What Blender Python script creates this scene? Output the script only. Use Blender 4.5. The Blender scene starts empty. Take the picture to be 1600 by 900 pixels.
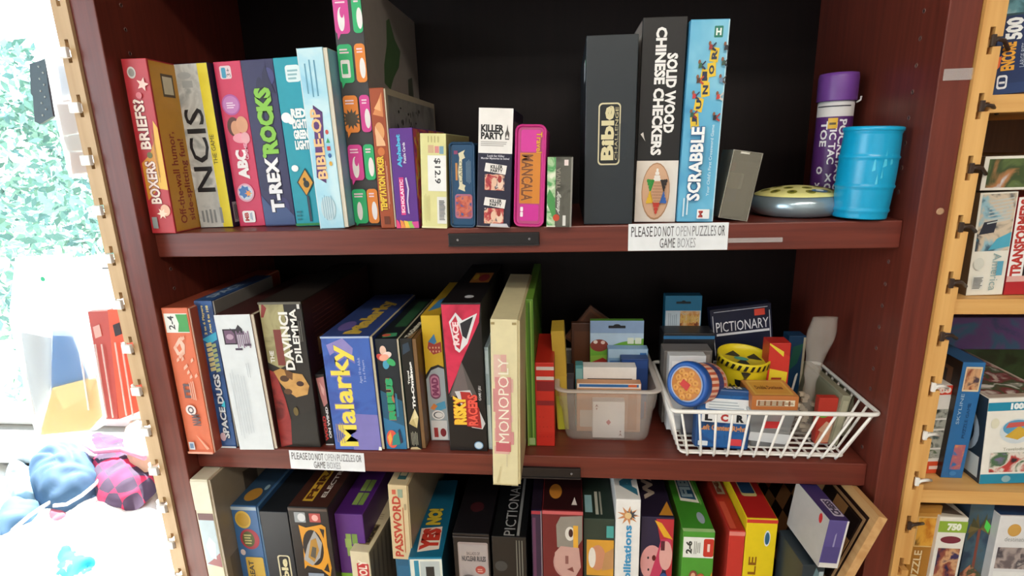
import bpy, bmesh, math, random
from math import sin, cos, pi, radians, atan2, sqrt
from mathutils import Vector, Matrix, noise

SC = bpy.context.scene
COL = SC.collection
random.seed(7)

# ------------------------------------------------------------------ camera
CX, CY, CZ = 0.58518, -0.68891, 0.19635
YAW, PITCH, ROLL, FPX = -0.10474, 0.2472, -0.03148, 846.5
_f = Vector((sin(YAW)*cos(PITCH), cos(YAW)*cos(PITCH), -sin(PITCH)))
_r0 = Vector((cos(YAW), -sin(YAW), 0)); _u0 = _r0.cross(_f)
_r = _r0*cos(ROLL)+_u0*sin(ROLL); _u = _u0*cos(ROLL)-_r0*sin(ROLL)
cd = bpy.data.cameras.new('camera'); cam = bpy.data.objects.new('camera', cd); COL.objects.link(cam)
cam.matrix_world = Matrix(((_r.x,_u.x,-_f.x,CX),(_r.y,_u.y,-_f.y,CY),(_r.z,_u.z,-_f.z,CZ),(0,0,0,1)))
cd.sensor_width = 36; cd.lens = 36*FPX/1600; cd.clip_start = .01; cd.clip_end = 100
SC.camera = cam

def ray(px, py): return _f+_r*((px-800)/FPX)-_u*((py-450)/FPX)
def onY(px, py, Y): d = ray(px,py); return Vector((CX,CY,CZ))+d*((Y-CY)/d.y)
def onZ(px, py, Z): d = ray(px,py); return Vector((CX,CY,CZ))+d*((Z-CZ)/d.z)

# ------------------------------------------------------------------ world and light
w = bpy.data.worlds.new('sky'); SC.world = w; w.use_nodes = True
nt = w.node_tree; bg = nt.nodes['Background']
tc = nt.nodes.new('ShaderNodeTexCoord'); sp = nt.nodes.new('ShaderNodeSeparateXYZ'); rp = nt.nodes.new('ShaderNodeValToRGB')
nt.links.new(tc.outputs['Generated'], sp.inputs[0]); nt.links.new(sp.outputs['Z'], rp.inputs[0]); nt.links.new(rp.outputs[0], bg.inputs[0])
rp.color_ramp.elements[0].position = 0; rp.color_ramp.elements[0].color = (.75,.86,.90,1)
rp.color_ramp.elements[1].position = .6; rp.color_ramp.elements[1].color = (.62,.82,1,1)
bg.inputs[1].default_value = 4.2
def area(name, loc, target, size, power, col):
    l = bpy.data.lights.new(name, 'AREA'); l.shape = 'RECTANGLE'; l.size, l.size_y = size; l.energy = power; l.color = col
    o = bpy.data.objects.new(name, l); COL.objects.link(o); o.location = loc
    o.rotation_euler = (Vector(target)-Vector(loc)).to_track_quat('-Z','Y').to_euler(); return o
area('ceiling_lamp_light', (1.0,-1.7,1.62), (1.0,-1.2,-1), (1.4,.5), 52, (1,.90,.78))
area('ceiling_lamp_light', (-.3,-2.4,1.62), (-.3,-2.0,-1), (1.4,.5), 30, (1,.93,.85))
area('added_sheen_light', (-2.15,-2.3,.3), (.2,.0,.0), (2.0,1.9), 24, (.80,.90,1))  # added cool light out of view, gives the left post its sheen
area('added_front_fill', (1.0,-3.2,.5), (.6,.1,.0), (2.4,1.8), 10, (1,.95,.90))  # added frontal fill behind the camera; no doorway is built there
sl = bpy.data.lights.new('sun','SUN'); sl.energy = 26; sl.angle = .01; sl.color = (1,.96,.9)
so = bpy.data.objects.new('sun', sl); COL.objects.link(so); so.location = (-3,5,5)
so.rotation_euler = Vector((.42,-.55,-.80)).to_track_quat('-Z','Y').to_euler()
SC.view_settings.view_transform = 'Standard'; SC.view_settings.look = 'None'
SC.view_settings.gamma = 1; SC.view_settings.use_curve_mapping = False; SC.view_settings.exposure = .28

# ------------------------------------------------------------------ materials
def lin(h):
    h = h.lstrip('#'); c = [int(h[i:i+2],16)/255 for i in (0,2,4)]
    return tuple(x/12.92 if x <= .04045 else ((x+.055)/1.055)**2.4 for x in c)+(1,)
_M = {}
def mat(h, rough=.42, metal=0, kind='paper'):
    """printed card or moulded plastic: faint mottling in colour and gloss"""
    key = (h, rough, metal)
    if key in _M: return _M[key]
    m = bpy.data.materials.new('printed_'+h.lstrip('#')); m.use_nodes = True; n = m.node_tree; b = n.nodes['Principled BSDF']
    t = n.nodes.new('ShaderNodeTexCoord'); nz = n.nodes.new('ShaderNodeTexNoise'); nz.inputs['Scale'].default_value = 60; nz.inputs['Detail'].default_value = 3
    mx = n.nodes.new('ShaderNodeMix'); mx.data_type = 'RGBA'; c = lin(h)
    mx.inputs['A'].default_value = tuple(min(1,x*1.04) for x in c[:3])+(1,); mx.inputs['B'].default_value = tuple(x*.86 for x in c[:3])+(1,)
    n.links.new(t.outputs['Object'], nz.inputs[0]); n.links.new(nz.outputs['Fac'], mx.inputs[0]); n.links.new(mx.outputs['Result'], b.inputs['Base Color'])
    b.inputs['Roughness'].default_value = rough; b.inputs['Metallic'].default_value = metal
    _M[key] = m; return m
def pic(cols, scale=30, rough=.4, seed=0):
    """a printed photograph seen from afar: blotches of its colours"""
    key = ('pic',tuple(cols),scale,seed)
    if key in _M: return _M[key]
    m = bpy.data.materials.new('printed_picture'); m.use_nodes = True; n = m.node_tree; b = n.nodes['Principled BSDF']
    t = n.nodes.new('ShaderNodeTexCoord'); mp = n.nodes.new('ShaderNodeMapping'); mp.inputs['Location'].default_value = (seed*1.7,seed*.9,seed*.3)
    nz = n.nodes.new('ShaderNodeTexNoise'); nz.inputs['Scale'].default_value = scale; nz.inputs['Detail'].default_value = 4; nz.inputs['Distortion'].default_value = .6
    r = n.nodes.new('ShaderNodeValToRGB'); r.color_ramp.interpolation = 'CONSTANT' if scale > 900 else 'EASE'
    e = r.color_ramp.elements; k = len(cols)
    for i, c in enumerate(cols):
        pos = .33+.36*i/max(1,k-1)
        if i < 2: e[i].position = pos; e[i].color = lin(c)
        else: q = e.new(pos); q.color = lin(c)
    n.links.new(t.outputs['Object'], mp.inputs[0]); n.links.new(mp.outputs[0], nz.inputs[0]); n.links.new(nz.outputs['Fac'], r.inputs[0]); n.links.new(r.outputs[0], b.inputs['Base Color'])
    b.inputs['Roughness'].default_value = rough
    _M[key] = m; return m
def wood(name, c1, c2, axis='Z', rough=.4, scale=26, spec=.5):
    key = (name,axis)
    if key in _M: return _M[key]
    m = bpy.data.materials.new(name); m.use_nodes = True; n = m.node_tree; b = n.nodes['Principled BSDF']
    t = n.nodes.new('ShaderNodeTexCoord'); mp = n.nodes.new('ShaderNodeMapping')
    s = [1,1,1]; s['XYZ'.index(axis)] = .05; mp.inputs['Scale'].default_value = s
    nz = n.nodes.new('ShaderNodeTexNoise'); nz.inputs['Scale'].default_value = scale*5; nz.inputs['Detail'].default_value = 5
    r = n.nodes.new('ShaderNodeValToRGB'); r.color_ramp.elements[0].position = .3; r.color_ramp.elements[1].position = .7
    r.color_ramp.elements[0].color = lin(c1); r.color_ramp.elements[1].color = lin(c2)
    n.links.new(t.outputs['Object'], mp.inputs[0]); n.links.new(mp.outputs[0], nz.inputs[0]); n.links.new(nz.outputs['Fac'], r.inputs[0]); n.links.new(r.outputs[0], b.inputs['Base Color'])
    b.inputs['Roughness'].default_value = rough; b.inputs['Specular IOR Level'].default_value = spec
    _M[key] = m; return m
def clear(name, col, alpha, rough=.15, trans=0):
    if name in _M: return _M[name]
    m = bpy.data.materials.new(name); m.use_nodes = True; n = m.node_tree; b = n.nodes['Principled BSDF']
    nz = n.nodes.new('ShaderNodeTexNoise'); nz.inputs['Scale'].default_value = 25
    r = n.nodes.new('ShaderNodeMapRange'); r.inputs['To Min'].default_value = alpha*.8; r.inputs['To Max'].default_value = min(1,alpha*1.2)
    n.links.new(nz.outputs['Fac'], r.inputs[0]); n.links.new(r.outputs[0], b.inputs['Alpha'])
    b.inputs['Base Color'].default_value = lin(col); b.inputs['Roughness'].default_value = rough
    _M[name] = m; return m
def thin(name, col, glow=.5, alpha=1):
    """thin paper or plastic film that lets light from behind through"""
    if name in _M: return _M[name]
    m = bpy.data.materials.new(name); m.use_nodes = True; n = m.node_tree; b = n.nodes['Principled BSDF']; out = n.nodes['Material Output']
    b.inputs['Base Color'].default_value = lin(col); b.inputs['Roughness'].default_value = .35
    t = n.nodes.new('ShaderNodeBsdfTranslucent'); t.inputs[0].default_value = lin(col)
    nz = n.nodes.new('ShaderNodeTexNoise'); nz.inputs['Scale'].default_value = 9
    r = n.nodes.new('ShaderNodeMapRange'); r.inputs['To Min'].default_value = glow*.85; r.inputs['To Max'].default_value = min(1,glow*1.15); n.links.new(nz.outputs['Fac'], r.inputs[0])
    x = n.nodes.new('ShaderNodeMixShader'); n.links.new(r.outputs[0], x.inputs[0]); n.links.new(b.outputs[0], x.inputs[1]); n.links.new(t.outputs[0], x.inputs[2]); last = x
    if alpha < 1:
        y = n.nodes.new('ShaderNodeMixShader'); y.inputs[0].default_value = alpha; tr = n.nodes.new('ShaderNodeBsdfTransparent')
        n.links.new(tr.outputs[0], y.inputs[1]); n.links.new(x.outputs[0], y.inputs[2]); last = y
    n.links.new(last.outputs[0], out.inputs[0]); _M[name] = m; return m
def asmat(c): return c if not isinstance(c, str) else mat(c)

MAH = {a: wood('mahogany_laminate','#5a261d','#713226',a,.38) for a in 'XZ'}
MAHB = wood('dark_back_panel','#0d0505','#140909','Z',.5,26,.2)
PINE = {a: wood('pine','#c7924f','#dfb06c',a,.5,14) for a in 'XYZ'}

# ------------------------------------------------------------------ mesh helpers
class MB:
    """collects shapes, with a material for each, into one mesh"""
    def __init__(s): s.bm = bmesh.new(); s.mats = []
    def mi(s, m):
        m = asmat(m)
        if m not in s.mats: s.mats.append(m)
        return s.mats.index(m)
    def box(s, x0,x1,y0,y1,z0,z1, m, bevel=0):
        vs = [s.bm.verts.new((x,y,z)) for x in (x0,x1) for y in (y0,y1) for z in (z0,z1)]
        k = s.mi(m); fs = []
        for q in ((0,1,3,2),(4,6,7,5),(0,4,5,1),(2,3,7,6),(0,2,6,4),(1,5,7,3)):
            f = s.bm.faces.new([vs[i] for i in q]); f.material_index = k; fs.append(f)
        if bevel:
            es = list({e for f in fs for e in f.edges})
            r = bmesh.ops.bevel(s.bm, geom=es, offset=bevel, segments=2, profile=.5, affect='EDGES', material=k)
    def poly(s, pts, m, smooth=False):
        f = s.bm.faces.new([s.bm.verts.new(p) for p in pts]); f.material_index = s.mi(m); f.smooth = smooth; return f
    def prism(s, pts, vec, m):
        """closed outline swept along vec"""
        k = s.mi(m); vec = Vector(vec); a = [s.bm.verts.new(p) for p in pts]; b = [s.bm.verts.new(Vector(p)+vec) for p in pts]
        n = len(pts); fs = [s.bm.faces.new(a[::-1]), s.bm.faces.new(b)]
        for i in range(n): fs.append(s.bm.faces.new((a[i],a[(i+1)%n],b[(i+1)%n],b[i])))
        for f in fs: f.material_index = k
    def rings(s, rings, m, cap0=True, cap1=True, smooth=True):
        """m is one material or a list, one for each band"""
        vs = [[s.bm.verts.new(p) for p in r] for r in rings]; n = len(rings[0])
        for i in range(len(vs)-1):
            k = s.mi(m[i] if isinstance(m, list) else m)
            for j in range(n):
                f = s.bm.faces.new((vs[i][j],vs[i][(j+1)%n],vs[i+1][(j+1)%n],vs[i+1][j])); f.material_index = k; f.smooth = smooth
        if cap0: f = s.bm.faces.new(vs[0][::-1]); f.material_index = s.mi(m[0] if isinstance(m, list) else m)
        if cap1: f = s.bm.faces.new(vs[-1]); f.material_index = s.mi(m[-1] if isinstance(m, list) else m)
    def lathe(s, prof, m, n=40, M=None, **k):
        M = M or Matrix()
        s.rings([[M@Vector((r*cos(2*pi*i/n),r*sin(2*pi*i/n),z)) for i in range(n)] for r, z in prof], m, **k)
    def tube(s, pts, r, m, n=8, closed=False):
        pts = [Vector(p) for p in pts]; N = len(pts); rings = []
        up = Vector((.13,.27,.95)).normalized()
        for i, p in enumerate(pts):
            a = pts[(i-1)%N] if (closed or i > 0) else p; b = pts[(i+1)%N] if (closed or i < N-1) else p
            t = (b-a).normalized(); x = t.cross(up).normalized(); y = t.cross(x)
            rings.append([p+(x*cos(2*pi*j/n)+y*sin(2*pi*j/n))*r for j in range(n)])
        if closed: rings.append(rings[0])
        s.rings(rings, m, not closed, not closed)
        if closed: bmesh.ops.remove_doubles(s.bm, verts=s.bm.verts[:], dist=1e-6)
    def build(s, name, parent=None, **tags):
        bmesh.ops.recalc_face_normals(s.bm, faces=s.bm.faces[:])
        me = bpy.data.meshes.new(name); s.bm.to_mesh(me); s.bm.free()
        for m in s.mats: me.materials.append(m)
        o = bpy.data.objects.new(name, me); COL.objects.link(o)
        if parent: o.parent = parent
        for k, v in tags.items(): o[k] = v
        return o

def rrect(x0,x1,z0,z1,r,n=6):
    pts = []
    for cx,cz,a in ((x1-r,z1-r,0),(x0+r,z1-r,90),(x0+r,z0+r,180),(x1-r,z0+r,270)):
        for i in range(n+1):
            t = radians(a+90*i/n); pts.append((cx+r*cos(t),cz+r*sin(t)))
    return pts

_T = {}
def textmesh(s, bold=0.0):
    key = (s, bold)
    if key not in _T:
        c = bpy.data.curves.new('lettering','FONT'); c.body = s; c.offset = bold; c.resolution_u = 2; c.fill_mode = 'FRONT'
        c.align_x = 'CENTER'
        o = bpy.data.objects.new('lettering', c); me = bpy.data.meshes.new_from_object(o)
        vs = [v.co.copy() for v in me.vertices]; fs = [tuple(p.vertices) for p in me.polygons]
        bpy.data.objects.remove(o); bpy.data.meshes.remove(me); bpy.data.curves.remove(c)
        if vs:
            x0 = min(v.x for v in vs); x1 = max(v.x for v in vs); y0 = min(v.y for v in vs); y1 = max(v.y for v in vs)
            vs = [((v.x-x0)/max(1e-6,x1-x0),(v.y-y0)/max(1e-6,y1-y0)) for v in vs]
        _T[key] = (vs, fs)
    return _T[key]

def empty(name, loc=(0,0,0), rot=(0,0,0), **tags):
    o = bpy.data.objects.new(name, None); COL.objects.link(o); o.location = loc; o.rotation_euler = rot
    o.empty_display_size = .02
    for k, v in tags.items(): o[k] = v
    return o

class Surf:
    """a flat surface O + u*U + v*V that prints are laid on, each a hair above the last"""
    def __init__(s, O, U, V, N): s.O, s.U, s.V, s.N = map(Vector, (O,U,V,N)); s.k = 0
    def P(s, u, v, off): return s.O+s.U*u+s.V*v+s.N*off
    def lay(s): s.k += 1; return .00022+.00007*s.k

class Box:
    """a game box standing with its front at local y=0 and its bottom centre at the origin"""
    def __init__(b, name, w, h, d, col, side=None, top=None, loc=(0,0,0), lean=0, yaw=0, tray=None, trayw=.003, label='', category='board game', group=None, bevel=.0008, M=None):
        b.w, b.h, b.d = w, h, d
        b.root = empty(name, loc, (0,lean,yaw)) if M is None else empty(name)
        if M is not None: b.root.matrix_world = M
        b.root['label'] = label; b.root['category'] = category
        if group: b.root['group'] = group
        b.mb = MB(); b.parts = {}; b.kids = []
        x1 = w/2-(trayw if tray else 0)
        b.mb.box(-w/2,x1,0,d,0,h, col, bevel)
        X = w/2
        b.S = {'F': Surf((-w/2,0,0),(x1+w/2,0,0),(0,0,h),(0,-1,0)), 'T': Surf((-w/2,0,h),(x1+w/2,0,0),(0,d,0),(0,0,1)),
               'R': Surf((X,0,0),(0,d,0),(0,0,h),(1,0,0)), 'L': Surf((-X,d,0),(0,-d,0),(0,0,h),(-1,0,0))}
        if tray:
            t = MB(); t.box(x1-.004,w/2,.0012,d-.0012,.0012,h-.0012, tray); b.kids.append(('tray',t))
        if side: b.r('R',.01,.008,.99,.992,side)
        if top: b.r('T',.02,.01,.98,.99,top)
    def _mb(b, part): 
        if not part: return b.mb
        return b.parts.setdefault(part, MB())
    def p(b, f, pts, c, part=None):
        s = b.S[f]; o = s.lay(); mb = b._mb('top_lettering' if f == 'T' and part == 'title_lettering' else part); mb.poly([s.P(min(1,max(0,u)),min(1,max(0,v)),o) for u,v in pts], c)
    def r(b, f, u0,v0,u1,v1, c, part=None): b.p(f, [(u0,v0),(u1,v0),(u1,v1),(u0,v1)], c, part)
    def e(b, f, cu,cv,ru,rv, c, part=None, n=24, rot=0):
        s = b.S[f]; A = s.U.length; B = s.V.length; pts = []
        for i in range(n):
            t = 2*pi*i/n; x = ru*A*cos(t); y = rv*B*sin(t)
            pts.append((cu+(x*cos(rot)-y*sin(rot))/A, cv+(x*sin(rot)+y*cos(rot))/B))
        b.p(f, pts, c, part)
    def rr(b, f, u0,v0,u1,v1, rad, c, part=None):
        s = b.S[f]; A = s.U.length; B = s.V.length
        b.p(f, [(x/A,y/B) for x,y in rrect(u0*A,u1*A,v0*B,v1*B,rad)], c, part)
    def star(b, f, cu,cv,R,k,c, part=None, inner=.45, rot=0):
        s = b.S[f]; A = s.U.length; B = s.V.length
        b.p(f, [(cu+(R if i%2==0 else R*inner)*cos(pi*i/k+rot)/A, cv+(R if i%2==0 else R*inner)*sin(pi*i/k+rot)/B) for i in range(2*k)], c, part)
    def t(b, f, txt, u0,v0,u1,v1, c, rot=0, bold=.0, shear=0, out=None, ow=.05, part=None, arc=0):
        s = b.S[f]; mb = b._mb('top_lettering' if f == 'T' and part == 'title_lettering' else part)
        for col, bd in ([(out, bold+ow)] if out else [])+[(c, bold)]:
            vs, fs = textmesh(txt, bd); o = s.lay(); g = .0 if col is not out or not out else .02
            k = mb.mi(col); vv = []
            for x, y in vs:
                x = x+shear*(y-.5)*.1; y = y+arc*(.25-(x-.5)**2)
                x = .5+(x-.5)*(1+g); y = .5+(y-.5)*(1+2*g)
                if rot == 90: U, V = 1-y, x
                elif rot == -90: U, V = y, 1-x
                else: U, V = x, y
                vv.append(mb.bm.verts.new(s.P(u0+(u1-u0)*U, v0+(v1-v0)*V, o)))
            for q in fs:
                try: fc = mb.bm.faces.new([vv[i] for i in q]); fc.material_index = k
                except ValueError: pass
    def lines(b, f, u0,v0,u1,v1, n, c, vert=False, fill=.5, part=None):
        """small print nobody can read: thin broken strokes"""
        R = random.Random(int(u0*997+v0*131+n))
        for i in range(n):
            a = i/n; q = a+fill/n
            L = R.uniform(.75,1)
            if vert: b.r(f, u0+(u1-u0)*a, v0+(v1-v0)*(1-L)/2, u0+(u1-u0)*q, v1-(v1-v0)*(1-L)/2, c, part)
            else: b.r(f, u0, v0+(v1-v0)*a, u0+(u1-u0)*L, v0+(v1-v0)*q, c, part)
    def done(b):
        o = b.mb.build('box_body', b.root)
        for n, m in b.parts.items(): m.build(n, b.root)
        for n, m in b.kids: m.build(n, b.root)
        return b.root

ZU, ZM, ZL, TH, REC = .0988, -.2403, -.580, .035, .0250
D = .335
# front outlines read off the photograph are set on the shelf plane they stand on
ROWS = {}
def quad(bl, br, tl, tr, z, Y=None):
    mx, my = (bl[0]+br[0])/2, (bl[1]+br[1])/2
    if Y is None: Y = onZ(mx,my,z).y
    L, R, TL, TR = (onY(q[0],q[1],Y) for q in (bl,br,tl,tr))
    h = (TL.z+TR.z)/2-z
    return dict(Y=Y, L=L.x, R=R.x, TL=TL.x, TR=TR.x, h=h, z=z)
def settle(items):
    """neighbours on a shelf may touch but not share space"""
    for a, b in zip(items[:-1], items[1:]):
        if a.get('free') or b.get('free'): continue
        ov = -1
        for z in (0, min(a['h'],b['h'])):
            ra = a['R']+(a['TR']-a['R'])*z/a['h']; lb = b['L']+(b['TL']-b['L'])*z/b['h']
            ov = max(ov, ra-lb)
        if ov > -.0006:
            s = (ov+.0008)/2
            a['R'] -= s; a['TR'] -= s; b['L'] += s; b['TL'] += s
def mk(q, name, d, col, **k):
    w = ((q['R']-q['L'])+(q['TR']-q['TL']))/2
    lo = .0035-min(q['L'],q['TL'])
    if 0 < lo < .06: q['L'] += lo; q['TL'] += lo
    if q['R'] < 1: d = min(d, D-.0098-q['Y'])
    lean = atan2((q['TL']+q['TR']-q['L']-q['R'])/2, q['h'])
    if abs(lean) < .006: lean = 0
    cx = (q['L']+q['R'])/2
    if q['R'] < 1: cx += max(0, .0025-(cx-w/2+min(0,q['h']*sin(lean))))
    return Box(name, w*cos(lean), (q['h']-w*abs(sin(lean))/2)*cos(lean)-.0002 if lean else q['h'], d, col, loc=(cx, q['Y'], q['z']+w/2*abs(sin(lean))+.0002), lean=lean, **k)

# ------------------------------------------------------------------ the room
def struct(name, mb): return mb.build(name, None, kind='structure')
FLOOR, CEIL, WALLY = -1.35, 1.68, .50
X0, X1, YB = -2.4, 2.6, -3.6
wallm = mat('#9a978f', .7)
m = MB(); m.box(X0,X1,YB,WALLY,FLOOR-.05,FLOOR, wood('vinyl_floor','#7c6650','#93795d','X',.35)); struct('floor', m)
m = MB(); m.box(X0,X1,YB,WALLY,CEIL,CEIL+.05, wallm); struct('ceiling', m)
m = MB(); m.box(X1,X1+.05,YB,WALLY,FLOOR,CEIL, wallm); struct('wall_right', m)
m = MB()
m.box(X0-.05,X0,YB,-3.3,FLOOR,CEIL, wallm); m.box(X0-.05,X0,-1.3,WALLY,FLOOR,CEIL, wallm); m.box(X0-.05,X0,-3.3,-1.3,FLOOR,-.5, wallm); m.box(X0-.05,X0,-3.3,-1.3,1.4,CEIL, wallm)
struct('wall_left', m)
m = MB(); m.box(X0,X1,YB-.05,YB,FLOOR,CEIL, wallm); struct('wall_front', m)
m = MB(); WX0, WX1, WZ0, WZ1 = -2.3, -.16, -.50, 1.5
m.box(WX1,X1,WALLY,WALLY+.12,FLOOR,CEIL, wallm); m.box(X0,WX0,WALLY,WALLY+.12,FLOOR,CEIL, wallm)
m.box(WX0,WX1,WALLY,WALLY+.12,FLOOR,WZ0, wallm); m.box(WX0,WX1,WALLY,WALLY+.12,WZ1,CEIL, wallm); struct('wall_back', m)
def window(name, x0,x1,y0,y1,z0,z1, alongx=True):
    f = MB(); t = .045
    def bx(a0,a1,c0,c1):
        if alongx: f.box(a0,a1,y0,y1,c0,c1,'#e9ebea',.003)
        else: f.box(x0,x1,a0,a1,c0,c1,'#e9ebea',.003)
    a, b = (x0,x1) if alongx else (y0,y1)
    bx(a,a+t,z0,z1); bx(b-t,b,z0,z1); bx(a+t,b-t,z0,z0+t); bx(a+t,b-t,z1-t,z1)
    o = struct(name, f); g = MB()
    gm = clear('window_glass','#dfeef0',.04,.02)
    if alongx: g.box(a+t,b-t,(y0+y1)/2-.002,(y0+y1)/2+.002,z0+t,z1-t,gm)
    else: g.box((x0+x1)/2-.002,(x0+x1)/2+.002,a+t,b-t,z0+t,z1-t,gm)
    g.build('pane', o)
window('window_1', WX0,WX1,WALLY+.04,WALLY+.09,WZ0,WZ1)
window('added_side_window', X0-.045,X0-.005,-3.3,-1.3,-.5,1.4, False)  # unseen window added on the left to go with the sheen light

for i, (x, y) in enumerate(((1.0,-1.7),(-.3,-2.4))):
    r = empty('ceiling_light', (x,y,CEIL), label=('white ceiling light panel nearer the bookcase' if i == 0 else 'white ceiling light panel farther from the bookcase'), category='ceiling light', group='ceiling light panels')
    f = MB(); f.box(-.74,.74,-.29,.29,-.05,-.001,'#eeeeee',.004); f.build('frame', r)
    f = MB(); f.box(-.70,.70,-.25,.25,-.056,-.051,mat('#fbf8ee',.6)); f.build('diffuser', r)

# ------------------------------------------------------------------ the mahogany bookcase
ZTOP, ZBOT = .485, -1.30
bk = empty('bookcase', (0,0,0), label='dark red mahogany laminate bookcase holding three rows of board games', category='bookcase')
for x0, x1 in ((-.0338,0),(1,1.0338)):
    m = MB(); m.box(x0,x1,0,D,ZBOT,ZTOP+.3, MAH['Z'], .0012); pn = m.build('side_panel', bk)
    # shelf pin holes, 32 mm apart, in two columns
    h = MB(); xi = 0 if x0 < 0 else 1; sg = 1 if x0 < 0 else -1
    for yy in (.044,):
        for k in range(-18,16):
            z = .013+.0297*k
            if any(zz-TH-.004 < z < zz+.004 for zz in (ZU,ZM,ZL)): continue
            R = [[Vector((xi+sg*o, yy+r*cos(2*pi*i/12), z+r*sin(2*pi*i/12))) for i in range(12)] for r, o in ((.0030,.0002),(.0026,.0009),(.0018,.0009),(.0016,.0002))]
            h.rings(R, '#6b4a44', True, True)
    h.build('pin_hole', pn, kind='stuff')
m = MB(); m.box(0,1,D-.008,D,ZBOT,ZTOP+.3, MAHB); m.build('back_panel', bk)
for z in (ZU, ZM, ZL, .485+TH):
    m = MB(); m.box(.0004,.9996,REC,D-.0085,z-TH,z, MAH['X'], .0015); m.build('shelf', bk)
m = MB(); m.lathe([(.0042,0),(.0042,.0008),(.003,.0012),(.0016,.0008),(.0012,.0008)], '#b08a6a', 16, Matrix.Translation((1.024,0,.112))@Matrix.Rotation(pi/2,4,'X')); m.build('screw', bk)

# label holders: black strips screwed under two shelf edges
def strip(px0,px1,py0,py1,lab,tilt=0):
    a = onY(px0,py0,REC); b = onY(px1,py1,REC)
    r = empty('label_holder', ((a.x+b.x)/2,REC,(a.z+b.z)/2), label=lab, category='label holder', group='black label holders on the shelf edges')
    w = abs(b.x-a.x)/2; h = .0088
    m = MB(); m.box(-w,w,-.004,0,-h,h,'#100d0f',.0008); m.box(-w,w,-.0052,-.004,h-.002,h,'#1b1719'); m.box(-w,w,-.0052,-.004,-h,-h+.002,'#1b1719'); m.build('strip', r)
    for s in (-1,1):
        m = MB(); m.lathe([(.0018,0),(.0016,.0008),(.0008,.0011)], '#7d7a7a', 12, Matrix.Translation((s*(w-.013),-.004,0))@Matrix.Rotation(pi/2,4,'X')); m.build('screw', r)
strip(701,843,366,381,'black label holder on the upper shelf edge, left of the paper notice')
strip(770,907,735,738,'black label holder on the middle shelf edge, right of the tall cream box')

def notice(px0,py0,px1,py1,lab,rz):
    a = onY(px0,py0,REC); b = onY(px1,py1,REC); w = b.x-a.x; h = a.z-b.z
    B = Box('paper_notice', w, h, .0004, mat('#e9edf0',.5), loc=(a.x,REC-.0006,b.z), label=lab, category='paper notice', group='please do not open notices', bevel=.0001, yaw=0)
    B.root.location = (a.x+w/2, REC-.0006, b.z); B.root.rotation_euler = (0,rz,0)
    x = .03
    for wd, ww, c in (('PLEASE',.215,'#3c3c40'),('DO',.07,'#3c3c40'),('NOT',.11,'#3c3c40'),('OPEN',.15,'#a5a8ac'),('PUZZLES',.235,'#77797d'),('OR',.07,'#3c3c40')):
        B.t('F',wd,x,.52,x+ww,.90,c,part='lettering'); x += ww+.017
    B.t('F','GAME',.32,.10,.475,.46,'#55565a',part='lettering'); B.t('F','BOXES',.50,.10,.68,.46,'#a0a3a8',part='lettering')
    B.done()
notice(982,350,1136,390,'white paper notice on the upper shelf edge below the checkers box',0)
notice(451,704,571,736,'white paper notice on the middle shelf edge at the left',radians(1.0))

# clear tape
tp = clear('clear_tape','#d9d2cf',.30,.2)
def tape(px0,py0,px1,py1,Y,lab,kw):
    a = onY(px0,py0,Y); b = onY(px1,py1,Y); m = MB()
    m.box(a.x,b.x,Y-.0011,Y-.0003,b.z,a.z,tp); o = m.build('clear_tape'); o['label'] = lab; o['category'] = 'tape'
tape(1475,108,1552,123,0,'strip of clear tape across the right bookcase post and pine strip',0)
tape(1138,372,1222,378,REC,'thin strip of clear tape on the upper shelf edge, right of the notice',0)

# ------------------------------------------------------------------ pine display strips with J-shaped hook slots
def notched(x0, x1, slots, mirror, name, lab, sub):
    """outline in XZ with hook slots cut from the outer edge, swept back in y"""
    zt, zb = .75, -1.3
    m = MB(); W = x1-x0
    fx = (lambda t: x1-t*W) if mirror else (lambda t: x0+t*W)    # t = 0 at the bookcase, 1 at the free edge
    pts = [(fx(0),zb),(fx(0),zt),(fx(1),zt)]
    for z in slots:
        pts += [(fx(1),z+.004),(fx(.62),z+.004),(fx(.62),z+.014),(fx(.38),z+.014),(fx(.38),z-.014),(fx(.62),z-.014),(fx(.62),z-.006),(fx(1),z-.006)]
    pts += [(fx(1),zb)]
    pts3 = [(x,-.004,z) for x,z in pts]
    if not mirror: pts3 = pts3
    PW = wood('daylit_pine','#b99a74','#cdb18a','Z',.55,14) if mirror else PINE['Z']; m.prism(pts3, (0,.018,0), PW)  # left strip is the same pine, daylight put into a paler colour
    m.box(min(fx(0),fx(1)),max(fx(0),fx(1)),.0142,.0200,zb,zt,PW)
    o = m.build(name); o['label'] = lab; o['category'] = 'display strip'
    return o
RS = [.297-.0678*k for k in range(-3,12)]
notched(1.0342,1.0565,RS,False,'slotted_pine_strip','pine strip with hook slots on the right side of the mahogany bookcase',0)
LS = [.337-.0663*k for k in range(-3,14)]
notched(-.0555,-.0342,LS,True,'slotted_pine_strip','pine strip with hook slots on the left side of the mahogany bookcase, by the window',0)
ORD = ('topmost','second','third','fourth','fifth','sixth','seventh','eighth','ninth','tenth','eleventh','twelfth','thirteenth','fourteenth')
HK = HD = HW = 0
for i, z in enumerate(LS):
    if not (.36 > z > -.52): continue
    m = MB(); c = '#f4f4f2'; HK += 1
    m.tube([(-.0455,-.010,z-.004),(-.050,-.010,z+.001),(-.056,-.004,z+.002),(-.064,.004,z)], .0030, c)
    m.box(-.054,-.040,-.013,-.007,z-.009,z+.004,c,.001)
    o = m.build('display_hook'); o['category'] = 'hook'; o['group'] = 'white hooks in the left pine strip'; o['label'] = 'white plastic hook in the left pine strip, '+ORD[HK-1]+' from the top'
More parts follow.
